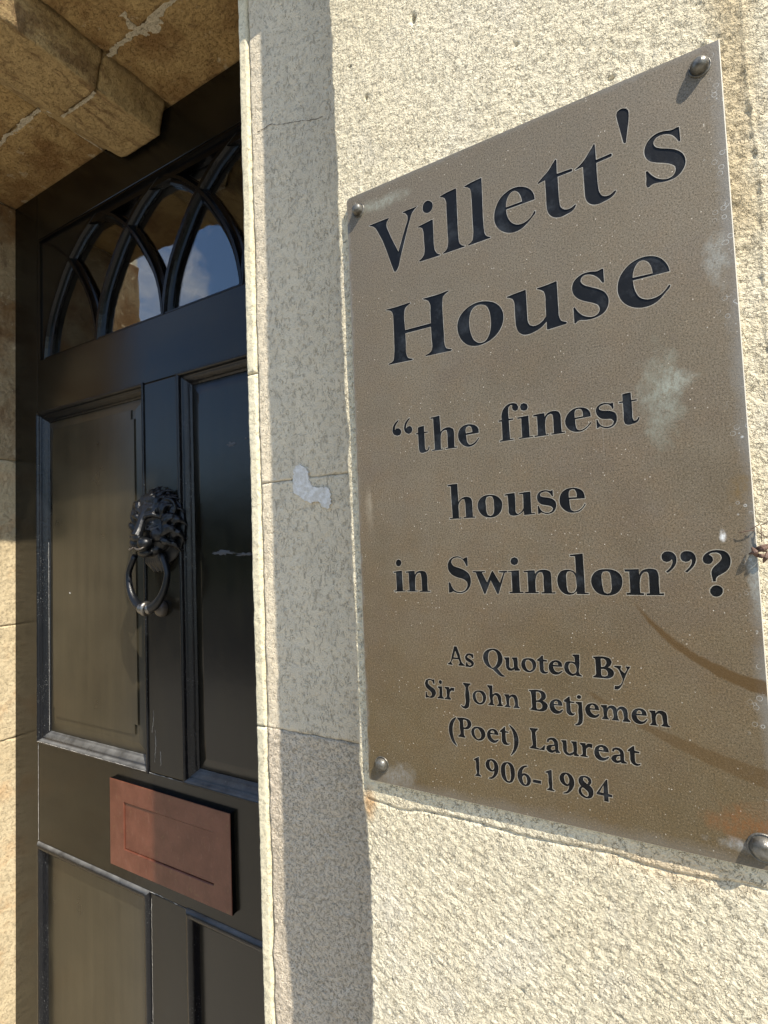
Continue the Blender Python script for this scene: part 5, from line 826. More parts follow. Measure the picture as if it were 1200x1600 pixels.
s|+-6039,2226 -5974,2278 -5945,2250 -5945,1980 -5992,1968 -6062,2100 -6180,2206 -6271,2231 -6367,2231 -6511,2185 -6580,2094 -6553,2012 -6414,1959 -6305,1939 -6197,1920 -6086,1888 -5984,1840 -5904,1779 -5843,1703 -5820,1618 -5816,1527 -5828,1431 -5858,1340 -5908,1258 -5974,1190 -6057,1147 -6149,1122 -6242,1111 -6336,1117 -6413,1143 -6490,1175 -6567,1202 -6649,1147 -6713,1147 -6713,1542 -6665,1539 -6638,1454 -6605,1374 -6552,1300 -6486,1239 -6413,1199 -6333,1175 -6177,1171 -6033,1241 -5973,1380 -6066,1481 -6168,1520 -6280,1544 -6377,1565 -6473,1587 -6559,1627 -6635,1697 -6693,1782 -6723,1877 -6729,1977 -6711,2068 -6672,2150 -6605,2218 -6523,2266 -6430,2292 -6332,2298 -6238,2289 -6146,2267
e|+-4461,1755 -4465,1841 -4475,1925 -4503,2027 -4551,2117 -4628,2187 -4721,2240 -4795,2269 -4875,2289 -4954,2300 -5045,2305 -5137,2300 -5225,2283 -5302,2257 -5376,2222 -5443,2176 -5501,2120 -5551,2054 -5591,1983 -5620,1905 -5638,1820 -5645,1735 -5643,1649 -5630,1562 -5605,1481 -5567,1409 -5519,1342 -5464,1283 -5402,1228 -5334,1181 -5261,1144 -5185,1119 -5105,1104 -5025,1098 -4943,1099 -4862,1108 -4786,1129 -4689,1184 -4602,1256 -4545,1320 -4494,1390 -4444,1461 -4476,1500 -4534,1405 -4598,1318 -4684,1245 -4782,1191 -4886,1159 -4991,1158 -5121,1229 -5158,1330 -5168,1450 -5177,1554 -5178,1658 -5180,1763|--5197,1843 -5200,1945 -5194,2046 -5176,2129 -5140,2198 -5017,2243 -4900,2215 -4834,2078 -4822,2000 -4825,1918 -4827,1836
i|+-15142,-1686 -14933,-1648 -14817,-1635 -14702,-1626 -14587,-1617 -14585,-1753 -14583,-1889 -14581,-2024 -14579,-2160 -14577,-2305 -14574,-2450 -14571,-2595 -14569,-2740 -14404,-2738 -14406,-2786 -15111,-2803 -15136,-2745 -14968,-2734 -14967,-2590 -14967,-2447 -14967,-2303 -14968,-2160 -14970,-2053 -14972,-1945 -14974,-1838 -14976,-1731 -15122,-1735|+-14772,-968 -14636,-1034 -14593,-1180 -14667,-1325 -14791,-1367 -14917,-1322 -14966,-1174 -14903,-1029
n|+-14353,-1677 -14229,-1657 -14105,-1641 -13997,-1635 -13888,-1635 -13780,-1634 -13764,-1849 -13697,-1759 -13621,-1683 -13493,-1644 -13353,-1638 -13226,-1648 -13117,-1687 -13057,-1772 -13022,-1877 -13003,-1979 -13003,-2085 -13012,-2194 -13016,-2301 -13015,-2410 -13014,-2518 -13013,-2626 -13012,-2734 -12840,-2742 -12843,-2794 -13500,-2801 -13508,-2749 -13354,-2738 -13355,-2629 -13355,-2520 -13356,-2411 -13359,-2302 -13359,-2207 -13359,-2111 -13363,-2016 -13377,-1923 -13394,-1816 -13437,-1742 -13571,-1755 -13655,-1825 -13713,-1921 -13745,-2012 -13757,-2110 -13765,-2208 -13776,-2339 -13779,-2470 -13779,-2601 -13780,-2732 -13635,-2731 -13638,-2783 -14280,-2790 -14294,-2737 -14147,-2726 -14149,-2585 -14152,-2443 -14155,-2302 -14157,-2160 -14159,-2054 -14161,-1948 -14163,-1842 -14164,-1737 -14328,-1735
S|+-10829,-1022 -10728,-956 -10591,-936 -10590,-1390 -10664,-1402 -10710,-1290 -10764,-1183 -10835,-1080 -10925,-997 -11052,-947 -11192,-932 -11328,-952 -11444,-1010 -11504,-1095 -11528,-1193 -11490,-1292 -11413,-1379 -11321,-1432 -11209,-1464 -11098,-1497 -10983,-1540 -10869,-1583 -10763,-1638 -10676,-1698 -10596,-1766 -10532,-1843 -10487,-1941 -10462,-2050 -10453,-2160 -10458,-2267 -10479,-2374 -10517,-2476 -10571,-2568 -10641,-2654 -10723,-2726 -10814,-2779 -10916,-2819 -11021,-2842 -11118,-2849 -11218,-2842 -11314,-2823 -11484,-2756 -11611,-2813 -11737,-2828 -11734,-2275 -11644,-2275 -11615,-2361 -11586,-2447 -11547,-2527 -11495,-2605 -11433,-2677 -11359,-2732 -11242,-2775 -11116,-2789 -11012,-2779 -10908,-2751 -10819,-2704 -10722,-2602 -10662,-2477 -10649,-2360 -10674,-2250 -10763,-2160 -10884,-2092 -10992,-2054 -11109,-2030 -11222,-2000 -11324,-1961 -11424,-1917 -11513,-1861 -11588,-1793 -11653,-1715 -11701,-1629 -11734,-1504 -11738,-1374 -11724,-1278 -11695,-1183 -11649,-1098 -11584,-1026 -11503,-964 -11415,-918 -11318,-888 -11215,-874 -11115,-879 -11016,-912 -10922,-967
w|+-10308,-1678 -9646,-1684 -9649,-1737 -9814,-1749 -9561,-2271 -9276,-1696 -9229,-1674 -8874,-2291 -8651,-1766 -8890,-1756 -8896,-1690 -8467,-1680 -8470,-1746 -8588,-1767 -8963,-2853 -9041,-2854 -9356,-2160 -9672,-2862 -9747,-2863 -10159,-1747 -10311,-1736
i|+-8414,-1703 -8302,-1688 -8190,-1674 -8104,-1667 -8018,-1663 -7932,-1660 -7846,-1656 -7847,-1793 -7849,-1929 -7850,-2066 -7850,-2203 -7849,-2340 -7848,-2476 -7847,-2613 -7845,-2749 -7680,-2739 -7683,-2803 -8386,-2820 -8392,-2759 -8240,-2745 -8238,-2609 -8236,-2474 -8234,-2339 -8233,-2203 -8233,-2086 -8235,-1969 -8236,-1852 -8238,-1735 -8417,-1746|+-8042,-990 -7892,-1059 -7855,-1189 -7916,-1339 -8064,-1389 -8207,-1335 -8252,-1182 -8192,-1053
n|+-7609,-1701 -7485,-1686 -7361,-1673 -7258,-1668 -7155,-1665 -7053,-1663 -7042,-1842 -6971,-1762 -6894,-1694 -6791,-1654 -6680,-1637 -6564,-1635 -6452,-1656 -6362,-1689 -6291,-1741 -6265,-1838 -6262,-1951 -6257,-2044 -6258,-2138 -6261,-2233 -6263,-2327 -6264,-2434 -6265,-2540 -6266,-2646 -6267,-2753 -6102,-2743 -6106,-2805 -6768,-2813 -6773,-2758 -6638,-2740 -6639,-2627 -6640,-2513 -6641,-2400 -6642,-2286 -6638,-2191 -6631,-2094 -6629,-1999 -6641,-1907 -6688,-1772 -6813,-1758 -6886,-1799 -6946,-1863 -6994,-1964 -7021,-2075 -7038,-2173 -7046,-2272 -7050,-2372 -7053,-2465 -7053,-2558 -7051,-2651 -7050,-2745 -6911,-2743 -6914,-2802 -7588,-2810 -7594,-2750 -7421,-2736 -7419,-2613 -7417,-2491 -7416,-2368 -7415,-2245 -7415,-2123 -7416,-2000 -7417,-1877 -7417,-1754 -7590,-1753
d|+-5312,-934 -5212,-926 -5112,-919 -5013,-912 -4914,-905 -4816,-898 -4718,-891 -4718,-1005 -4718,-1119 -4718,-1233 -4718,-1347 -4717,-1551 -4715,-1754 -4715,-1957 -4715,-2160 -4716,-2309 -4718,-2458 -4721,-2607 -4723,-2756 -4550,-2766 -4553,-2818 -5085,-2821 -5090,-2691 -5164,-2758 -5243,-2815 -5341,-2847 -5443,-2858 -5525,-2852 -5606,-2832 -5680,-2800 -5762,-2740 -5832,-2662 -5889,-2575 -5922,-2503 -5947,-2425 -5964,-2345 -5973,-2264 -5974,-2159 -5963,-2053 -5934,-1952 -5879,-1839 -5801,-1745 -5732,-1703 -5653,-1674 -5574,-1656 -5494,-1649 -5413,-1653 -5334,-1667 -5254,-1692 -5179,-1730 -5075,-1833 -5074,-1731 -5072,-1628 -5071,-1526 -5071,-1423 -5072,-1319 -5074,-1214 -5076,-1110 -5078,-1005 -5296,-1000|--5378,-1728 -5295,-1738 -5221,-1770 -5156,-1852 -5114,-1955 -5093,-2047 -5086,-2144 -5083,-2242 -5077,-2338 -5074,-2434 -5088,-2527 -5122,-2628 -5177,-2712 -5253,-2756 -5339,-2775 -5476,-2736 -5519,-2645 -5536,-2531 -5547,-2440 -5548,-2347 -5545,-2253 -5543,-2160 -5548,-2063 -5552,-1965 -5538,-1871 -5479,-1748
o|+-3723,-1652 -3636,-1653 -3549,-1659 -3465,-1675 -3375,-1703 -3289,-1742 -3214,-1795 -3160,-1853 -3114,-1920 -3080,-1993 -3062,-2074 -3056,-2161 -3059,-2248 -3072,-2342 -3095,-2436 -3131,-2523 -3179,-2604 -3240,-2679 -3308,-2741 -3390,-2788 -3480,-2821 -3572,-2843 -3646,-2854 -3721,-2859 -3796,-2856 -3870,-2847 -3948,-2830 -4025,-2806 -4098,-2774 -4164,-2731 -4217,-2682 -4265,-2624 -4306,-2559 -4340,-2492 -4372,-2403 -4394,-2307 -4400,-2210 -4393,-2128 -4376,-2046 -4347,-1969 -4303,-1894 -4247,-1826 -4183,-1768 -4116,-1726 -4043,-1693 -3969,-1670 -3888,-1656 -3805,-1652|--3728,-1724 -3649,-1737 -3582,-1773 -3539,-1862 -3519,-1972 -3509,-2049 -3507,-2129 -3508,-2209 -3509,-2289 -3506,-2369 -3502,-2449 -3505,-2529 -3521,-2605 -3553,-2694 -3604,-2764 -3736,-2794 -3863,-2728 -3898,-2661 -3912,-2575 -3923,-2489 -3935,-2411 -3943,-2331 -3947,-2250 -3949,-2170 -3953,-2075 -3954,-1981 -3936,-1890 -3906,-1812 -3860,-1751
n|+-2916,-1668 -2831,-1669 -2747,-1671 -2664,-1671 -2581,-1669 -2499,-1666 -2417,-1662 -2336,-1658 -2324,-1930 -2270,-1831 -2207,-1745 -2142,-1703 -2068,-1676 -1992,-1658 -1922,-1648 -1852,-1646 -1783,-1653 -1692,-1671 -1615,-1712 -1573,-1798 -1552,-1903 -1542,-1995 -1544,-2091 -1551,-2188 -1555,-2284 -1554,-2403 -1553,-2521 -1552,-2640 -1550,-2759 -1380,-2749 -1384,-2813 -2057,-2822 -2060,-2765 -1928,-2752 -1926,-2645 -1924,-2537 -1923,-2430 -1922,-2323 -1918,-2226 -1913,-2129 -1912,-2033 -1922,-1939 -1935,-1853 -1965,-1785 -2030,-1766 -2104,-1777 -2175,-1826 -2234,-1899 -2268,-1970 -2290,-2050 -2308,-2131 -2332,-2283 -2338,-2438 -2337,-2594 -2339,-2749 -2182,-2755 -2186,-2816 -2884,-2818 -2891,-2756 -2729,-2734 -2726,-2622 -2723,-2511 -2721,-2399 -2719,-2287 -2719,-2153 -2720,-2020 -2721,-1886 -2722,-1752 -2902,-1751
”|+-1079,-891 -987,-912 -906,-957 -847,-1027 -808,-1113 -793,-1218 -802,-1327 -822,-1401 -852,-1473 -889,-1540 -932,-1600 -982,-1654 -1035,-1707 -1099,-1764 -1164,-1819 -1211,-1776 -1131,-1705 -1057,-1630 -999,-1543 -956,-1447 -936,-1370 -933,-1294 -963,-1211 -1050,-1307 -1176,-1345 -1296,-1294 -1336,-1234 -1357,-1163 -1356,-1083 -1333,-1008 -1231,-912 -1156,-891
”|+-352,-896 -289,-903 -226,-921 -171,-952 -111,-1017 -68,-1099 -51,-1202 -58,-1310 -76,-1383 -106,-1453 -142,-1519 -184,-1578 -233,-1631 -284,-1684 -347,-1748 -411,-1812 -469,-1773 -418,-1724 -366,-1675 -319,-1623 -257,-1537 -211,-1443 -190,-1368 -188,-1293 -220,-1217 -299,-1306 -365,-1338 -434,-1349 -551,-1301 -593,-1239 -614,-1163 -613,-1085 -591,-1011 -546,-956 -487,-916 -421,-898
?|+537,-2195 625,-2195 632,-2092 688,-2003 740,-1958 800,-1922 859,-1886 923,-1846 986,-1805 1042,-1756 1090,-1699 1133,-1635 1166,-1567 1191,-1492 1207,-1412 1214,-1333 1211,-1252 1197,-1171 1172,-1098 1138,-1040 1094,-989 1045,-948 985,-918 917,-901 849,-890 773,-882 697,-882 621,-892 549,-911 478,-938 411,-976 337,-1034 274,-1107 237,-1178 218,-1255 244,-1375 304,-1428 381,-1452 448,-1450 510,-1424 581,-1307 565,-1173 506,-1113 431,-1066 513,-993 575,-973 641,-967 719,-967 792,-986 852,-1023 899,-1077 928,-1210 901,-1286 856,-1356 811,-1409 759,-1455 708,-1502 636,-1571 572,-1648 536,-1719 512,-1795 506,-1884 513,-1973 525,-2047 536,-2121|+638,-2387 709,-2398 774,-2430 822,-2475 855,-2532 846,-2664 812,-2734 763,-2792 695,-2832 621,-2849 549,-2840 484,-2807 415,-2699 408,-2617 426,-2536 509,-2432 571,-2399
A|+-11584,-5705 -11450,-5706 -11418,-5797 -11386,-5888 -11354,-5978 -11322,-6068 -11287,-6210 -11260,-6358 -11216,-6493 -11130,-6594 -11036,-6645 -11048,-6686 -11379,-6690 -11376,-6644 -11316,-6608 -11310,-6496 -11362,-6364 -11696,-6357 -11779,-6482 -11807,-6592 -11731,-6649 -11748,-6687 -11996,-6674 -11984,-6637 -11891,-6584 -11816,-6496 -11775,-6382 -11750,-6259 -11720,-6141 -11683,-6032 -11650,-5923 -11617,-5814|--11536,-5924 -11668,-6291 -11393,-6299
s|+-10620,-6043 -10536,-6060 -10535,-6237 -10593,-6241 -10649,-6134 -10767,-6098 -10876,-6172 -10870,-6239 -10730,-6318 -10643,-6363 -10569,-6417 -10512,-6524 -10556,-6639 -10704,-6726 -10847,-6715 -10943,-6714 -10982,-6717 -10942,-6499 -10899,-6509 -10852,-6617 -10749,-6667 -10640,-6601 -10669,-6514 -10743,-6470 -10833,-6437 -10911,-6393 -10972,-6336 -10989,-6203 -10885,-6061 -10739,-6020
Q|+-9456,-5693 -9327,-5698 -9207,-5730 -9131,-5777 -9065,-5840 -9014,-5912 -8975,-5997 -8952,-6092 -8948,-6189 -8970,-6312 -9019,-6431 -9095,-6534 -9188,-6626 -9259,-6688 -9195,-6759 -9131,-6829 -9062,-6916 -8982,-6989 -8851,-7038 -8964,-7069 -9056,-7058 -9142,-7025 -9233,-6963 -9315,-6888 -9403,-6810 -9489,-6729 -9605,-6688 -9714,-6638 -9790,-6581 -9858,-6512 -9911,-6434 -9947,-6354 -9970,-6265 -9977,-6175 -9959,-6048 -9908,-5929 -9821,-5835 -9713,-5762 -9588,-5714|--9459,-5746 -9363,-5767 -9281,-5821 -9228,-5892 -9197,-5982 -9181,-6075 -9179,-6169 -9192,-6266 -9219,-6360 -9269,-6480 -9345,-6587 -9487,-6685 -9558,-6643 -9618,-6565 -9665,-6488 -9698,-6401 -9719,-6310 -9729,-6224 -9727,-6135 -9715,-6047 -9684,-5926 -9624,-5822
u|+-8844,-6095 -8598,-6077 -8600,-6195 -8602,-6314 -8612,-6405 -8622,-6495 -8603,-6571 -8518,-6641 -8383,-6575 -8357,-6509 -8361,-6402 -8367,-6296 -8382,-6160 -8445,-6109 -8439,-6075 -8179,-6056 -8174,-6169 -8169,-6281 -8175,-6385 -8181,-6490 -8155,-6577 -8068,-6655 -8083,-6690 -8324,-6710 -8342,-6635 -8421,-6687 -8501,-6725 -8593,-6730 -8677,-6705 -8760,-6605 -8776,-6492 -8770,-6369 -8775,-6219 -8837,-6137
o|+-7595,-6048 -7484,-6048 -7384,-6075 -7313,-6134 -7264,-6213 -7244,-6314 -7255,-6421 -7300,-6526 -7372,-6619 -7465,-6687 -7569,-6728 -7678,-6727 -7781,-6695 -7876,-6630 -7945,-6539 -7974,-6428 -7967,-6308 -7933,-6214 -7879,-6132 -7797,-6083 -7696,-6058|--7607,-6104 -7475,-6187 -7423,-6281 -7401,-6391 -7403,-6490 -7433,-6582 -7566,-6677 -7691,-6624 -7745,-6552 -7777,-6462 -7795,-6359 -7786,-6252 -7728,-6129
t|+-7173,-6089 -7064,-6010 -6996,-5944 -6931,-5875 -6889,-5881 -6891,-6060 -6702,-6087 -6705,-6137 -6883,-6134 -6885,-6227 -6887,-6320 -6886,-6413 -6892,-6525 -6869,-6619 -6788,-6662 -6692,-6633 -6685,-6665 -6792,-6728 -6937,-6728 -7037,-6653 -7056,-6567 -7056,-6468 -7060,-6387 -7061,-6306 -7062,-6225 -7063,-6143 -7175,-6122
e|+-5995,-6333 -5996,-6241 -6013,-6159 -6067,-6103 -6140,-6066 -6229,-6051 -6323,-6059 -6423,-6095 -6512,-6156 -6573,-6237 -6612,-6329 -6622,-6445 -6597,-6555 -6542,-6644 -6462,-6708 -6375,-6733 -6280,-6733 -6195,-6710 -6115,-6670 -6049,-6617 -5987,-6557 -6006,-6538 -6152,-6620 -6236,-6620 -6313,-6593 -6369,-6534 -6407,-6457 -6429,-6343|--6425,-6285 -6390,-6167 -6285,-6118 -6186,-6152 -6153,-6285
d|+-5453,-5720 -5166,-5704 -5169,-5807 -5173,-5910 -5176,-6013 -5178,-6116 -5196,-6257 -5224,-6405 -5229,-6539 -5182,-6638 -5096,-6691 -5109,-6720 -5323,-6711 -5358,-6653 -5439,-6698 -5520,-6728 -5621,-6712 -5714,-6664 -5775,-6618 -5827,-6560 -5863,-6494 -5883,-6385 -5871,-6271 -5837,-6177 -5781,-6101 -5696,-6068 -5599,-6059 -5520,-6060 -5442,-6071 -5364,-6081 -5367,-5928 -5380,-5808 -5456,-5765|--5623,-6117 -5546,-6100 -5465,-6117 -5378,-6179 -5328,-6271 -5307,-6391 -5320,-6509 -5374,-6594 -5476,-6643 -5548,-6623 -5610,-6574 -5662,-6494 -5691,-6398 -5697,-6307 -5680,-6215
B|+-4533,-5756 -4399,-5743 -4263,-5726 -4131,-5718 -4005,-5731 -3924,-5747 -3846,-5770 -3787,-5813 -3752,-5885 -3741,-5966 -3805,-6108 -3921,-6196 -3825,-6231 -3742,-6279 -3691,-6348 -3666,-6429 -3682,-6512 -3724,-6590 -3802,-6651 -3895,-6691 -3975,-6706 -4056,-6706 -4138,-6705 -4246,-6707 -4353,-6706 -4462,-6705 -4571,-6704 -4568,-6664 -4471,-6616 -4434,-6539 -4433,-6437 -4435,-6336 -4430,-6246 -4427,-6157 -4428,-6067 -4433,-5979 -4433,-5893 -4454,-5822 -4528,-5788|--4215,-5805 -4083,-5796 -4015,-5829 -3966,-5885 -3948,-5960 -3957,-6042 -4031,-6165 -4116,-6198 -4213,-6211|--4218,-6287 -4124,-6277 -4038,-6284 -3963,-6335 -3916,-6411 -3912,-6504 -3945,-6590 -4059,-6639 -4189,-6631 -4234,-6556
y|+-3621,-6106 -3347,-6100 -3349,-6131 -3378,-6191 -3372,-6258 -3325,-6317 -3261,-6372 -3205,-6428 -3149,-6344 -3094,-6261 -3082,-6186 -3132,-6121 -3131,-6102 -2970,-6100 -2979,-6132 -3050,-6242 -3109,-6353 -3160,-6468 -3208,-6586 -3258,-6703 -3291,-6786 -3322,-6870 -3358,-6951 -3404,-7026 -3466,-7108 -3539,-7167 -3667,-7168 -3648,-7030 -3512,-7021 -3418,-6969 -3363,-6909 -3320,-6830 -3295,-6746 -3291,-6667 -3322,-6574 -3363,-6467 -3399,-6354 -3445,-6253 -3516,-6183 -3623,-6145
S|+-12968,-7599 -12874,-7572 -12860,-7801 -12927,-7794 -12971,-7660 -13098,-7602 -13230,-7651 -13263,-7802 -13205,-7883 -13115,-7950 -13029,-8002 -12937,-8049 -12865,-8110 -12814,-8204 -12799,-8309 -12884,-8479 -12981,-8544 -13095,-8580 -13249,-8564 -13417,-8591 -13403,-8303 -13350,-8297 -13347,-8396 -13323,-8479 -13170,-8542 -13037,-8449 -13040,-8311 -13120,-8222 -13228,-8146 -13326,-8068 -13402,-7978 -13431,-7818 -13360,-7649 -13173,-7563 -13071,-7572
i|+-12662,-7929 -12423,-7906 -12420,-8012 -12417,-8118 -12413,-8224 -12430,-8364 -12401,-8473 -12337,-8498 -12344,-8544 -12699,-8551 -12692,-8513 -12603,-8472 -12568,-8367 -12576,-8241 -12557,-8114 -12580,-8012 -12665,-7975|+-12482,-7578 -12409,-7630 -12430,-7746 -12517,-7778 -12589,-7693 -12560,-7608
r|+-12247,-7911 -11996,-7909 -11992,-8022 -11873,-7920 -11700,-7925 -11732,-8073 -11855,-8053 -11958,-8132 -11990,-8271 -12005,-8368 -11989,-8451 -11927,-8499 -11939,-8545 -12264,-8549 -12267,-8504 -12164,-8461 -12128,-8342 -12146,-8196 -12138,-8092 -12161,-8007 -12239,-7970
J|+-11160,-7595 -10762,-7597 -10763,-7633 -10847,-7685 -10906,-7788 -10899,-7919 -10867,-8060 -10850,-8196 -10852,-8307 -10853,-8419 -10859,-8531 -10878,-8642 -10900,-8752 -10947,-8849 -11095,-8933 -11238,-8905 -11354,-8807 -11328,-8773 -11234,-8829 -11136,-8804 -11081,-8665 -11062,-8554 -11064,-8443 -11075,-8332 -11082,-8220 -11067,-8084 -11043,-7941 -11040,-7810 -11089,-7709 -11173,-7650
o|+-10305,-7910 -10181,-7909 -10073,-7939 -9991,-8017 -9943,-8122 -9936,-8242 -9966,-8364 -10023,-8469 -10106,-8555 -10197,-8599 -10296,-8620 -10406,-8603 -10504,-8556 -10567,-8500 -10617,-8429 -10649,-8351 -10664,-8229 -10636,-8107 -10576,-8026 -10496,-7960 -10403,-7925|--10308,-7963 -10218,-8004 -10150,-8078 -10104,-8178 -10092,-8291 -10107,-8400 -10158,-8495 -10293,-8563 -10429,-8481 -10478,-8394 -10504,-8292 -10521,-8180 -10502,-8071 -10426,-7984
h|+-9822,-7586 -9569,-7584 -9580,-8040 -9430,-7951 -9335,-7942 -9249,-7963 -9186,-8022 -9144,-8102 -9130,-8183 -9134,-8271 -9135,-8359 -9120,-8486 -9055,-8530 -9066,-8566 -9350,-8586 -9348,-8547 -9278,-8504 -9249,-8430 -9263,-8337 -9287,-8247 -9304,-8150 -9345,-8072 -9456,-8027 -9568,-8147 -9584,-8253 -9575,-8365 -9574,-8516 -9507,-8539 -9518,-8575 -9820,-8579 -9818,-8544 -9747,-8505 -9701,-8431 -9702,-8333 -9723,-8225 -9736,-8122 -9727,-8020 -9714,-7916 -9712,-7817 -9738,-7731 -9825,-7630
n|+-8935,-7960 -8712,-7949 -8694,-8033 -8615,-7974 -8534,-7931 -8442,-7927 -8360,-7955 -8311,-8016 -8280,-8095 -8269,-8175 -8272,-8261 -8273,-8347 -8259,-8494 -8196,-8529 -8206,-8563 -8490,-8576 -8489,-8541 -8425,-8500 -8397,-8387 -8420,-8258 -8434,-8151 -8476,-8065 -8583,-8021 -8700,-8140 -8723,-8245 -8721,-8355 -8732,-8452 -8712,-8525 -8656,-8540 -8666,-8575 -8955,-8578 -8953,-8544 -8875,-8501 -8842,-8428 -8849,-8335 -8861,-8243 -8859,-8154 -8874,-8073 -8937,-8003
B|+-7661,-7615 -7539,-7601 -7416,-7584 -7295,-7572 -7178,-7577 -7094,-7587 -7012,-7603 -6945,-7637 -6884,-7708 -6853,-7795 -6860,-7884 -6896,-7968 -7036,-8067 -6950,-8103 -6873,-8149 -6816,-8213 -6787,-8290 -6839,-8446 -6925,-8521 -7031,-8569 -7149,-8585 -7269,-8581 -7363,-8580 -7457,-8576 -7551,-8570 -7645,-8565 -7651,-8542 -7572,-8499 -7534,-8418 -7538,-8313 -7546,-8208 -7542,-8114 -7541,-8020 -7544,-7927 -7553,-7836 -7579,-7685 -7663,-7643|--7336,-7644 -7182,-7645 -7114,-7695 -7070,-7768 -7061,-7851 -7080,-7937 -7189,-8060 -7344,-8101|--7347,-8152 -7240,-8145 -7143,-8156 -7073,-8209 -7032,-8285 -7058,-8438 -7181,-8520 -7317,-8519 -7354,-8456
e|+-6089,-8200 -6095,-8120 -6112,-8047 -6169,-7979 -6247,-7937 -6327,-7928 -6411,-7941 -6513,-7984 -6600,-8052 -6655,-8136 -6687,-8228 -6687,-8339 -6655,-8441 -6597,-8529 -6515,-8590 -6428,-8612 -6335,-8608 -6247,-8581 -6166,-8532 -6068,-8405 -6093,-8385 -6229,-8483 -6305,-8476 -6374,-8441 -6428,-8388 -6466,-8319 -6493,-8213|--6497,-8164 -6467,-8054 -6381,-7985 -6301,-8019 -6277,-8087 -6270,-8171
t|+-5985,-7934 -5867,-7839 -5748,-7738 -5725,-7742 -5718,-7954 -5521,-7971 -5523,-8004 -5715,-8013 -5716,-8097 -5717,-8181 -5714,-8265 -5714,-8368 -5693,-8458 -5617,-8521 -5527,-8503 -5528,-8536 -5638,-8608 -5782,-8600 -5873,-8513 -5890,-8421 -5888,-8318 -5889,-8216 -5886,-8114 -5883,-8012 -5988,-7984
j|+-5441,-7956 -5177,-7936 -5176,-8019 -5175,-8101 -5175,-8184 -5174,-8266 -5172,-8371 -5169,-8476 -5169,-8581 -5177,-8687 -5185,-8788 -5211,-8885 -5262,-8956 -5328,-9013 -5406,-9038 -5489,-9051 -5525,-9030 -5403,-8942 -5369,-8862 -5352,-8774 -5340,-8676 -5340,-8579 -5345,-8481 -5348,-8384 -5339,-8292 -5323,-8195 -5321,-8108 -5350,-8043 -5433,-7997|+-5278,-7613 -5201,-7653 -5206,-7735 -5288,-7793 -5365,-7752 -5370,-7671
e|+-4421,-8209 -4435,-8083 -4476,-8016 -4536,-7967 -4615,-7940 -4703,-7938 -4802,-7959 -4893,-8007 -4963,-8080 -5012,-8166 -5026,-8272 -5008,-8375 -4979,-8444 -4934,-8506 -4879,-8553 -4785,-8591 -4681,-8598 -4592,-8580 -4508,-8538 -4416,-8431 -4439,-8402 -4566,-8482 -4637,-8471 -4702,-8434 -4760,-8384 -4803,-8319 -4828,-8219|--4835,-8178 -4803,-8062 -4706,-7980 -4616,-8024 -4594,-8093 -4588,-8174
m|+-4314,-7978 -4064,-7949 -4063,-8082 -4001,-8016 -3936,-7963 -3853,-7944 -3771,-7954 -3704,-7990 -3658,-8051 -3647,-8112 -3587,-8035 -3521,-7972 -3439,-7945 -3358,-7947 -3287,-7978 -3232,-8032 -3204,-8116 -3193,-8214 -3196,-8300 -3204,-8387 -3191,-8462 -3104,-8550 -3112,-8585 -3406,-8598 -3404,-8567 -3358,-8530 -3337,-8434 -3352,-8326 -3358,-8251 -3370,-8177 -3397,-8114 -3466,-8044 -3557,-8086 -3621,-8172 -3642,-8252 -3638,-8339 -3628,-8423 -3614,-8531 -3562,-8556 -3573,-8582 -3860,-8588 -3859,-8562 -3799,-8508 -3777,-8402 -3791,-8287 -3797,-8187 -3825,-8102 -3911,-8042 -4005,-8107 -4063,-8225 -4082,-8310 -4085,-8397 -4072,-8479 -4046,-8548 -3993,-8557 -4003,-8581 -4290,-8592 -4288,-8563 -4231,-8515 -4204,-8443 -4209,-8359 -4217,-8275 -4213,-8174 -4230,-8086 -4316,-8017
e|+-2408,-8216 -2415,-8134 -2432,-8060 -2483,-7995 -2552,-7951 -2634,-7934 -2722,-7941 -2824,-7976 -2914,-8040 -2974,-8125 -3012,-8222 -3019,-8333 -2996,-8437 -2963,-8498 -2916,-8551 -2862,-8590 -2774,-8617 -2678,-8618 -2588,-8592 -2504,-8543 -2444,-8472 -2391,-8391 -2409,-8378 -2475,-8449 -2544,-8502 -2623,-8511 -2699,-8492 -2761,-8447 -2806,-8382 -2824,-8313 -2835,-8238|--2832,-8194 -2802,-8073 -2711,-7995 -2614,-8035 -2591,-8102 -2581,-8182
n|+-2273,-7979 -2049,-7962 -2043,-8089 -1978,-8011 -1910,-7951 -1827,-7935 -1745,-7946 -1679,-7975 -1627,-8023 -1603,-8105 -1597,-8199 -1597,-8280 -1603,-8362 -1599,-8440 -1570,-8541 -1507,-8572 -1519,-8603 -1827,-8596 -1825,-8569 -1768,-8537 -1743,-8475 -1750,-8392 -1762,-8311 -1765,-8236 -1772,-8163 -1796,-8104 -1888,-8039 -2002,-8099 -2051,-8226 -2063,-8333 -2056,-8439 -2036,-8558 -1990,-8576 -2000,-8601 -2275,-8604 -2273,-8577 -2218,-8536 -2188,-8461 -2193,-8368 -2202,-8275 -2195,-8171 -2209,-8078 -2269,-8016
(|+-11693,-9451 -11680,-9495 -11760,-9615 -11830,-9738 -11864,-9829 -11887,-9923 -11904,-10016 -11913,-10107 -11915,-10198 -11911,-10287 -11902,-10375 -11886,-10478 -11862,-10580 -11829,-10677 -11792,-10755 -11748,-10829 -11704,-10904 -11720,-10942 -11806,-10883 -11886,-10820 -11937,-10756 -11979,-10684 -12014,-10607 -12043,-10529 -12077,-10424 -12100,-10314 -12111,-10202 -12111,-10096 -12101,-9988 -12075,-9882 -12031,-9779 -11971,-9678 -11896,-9589 -11798,-9517
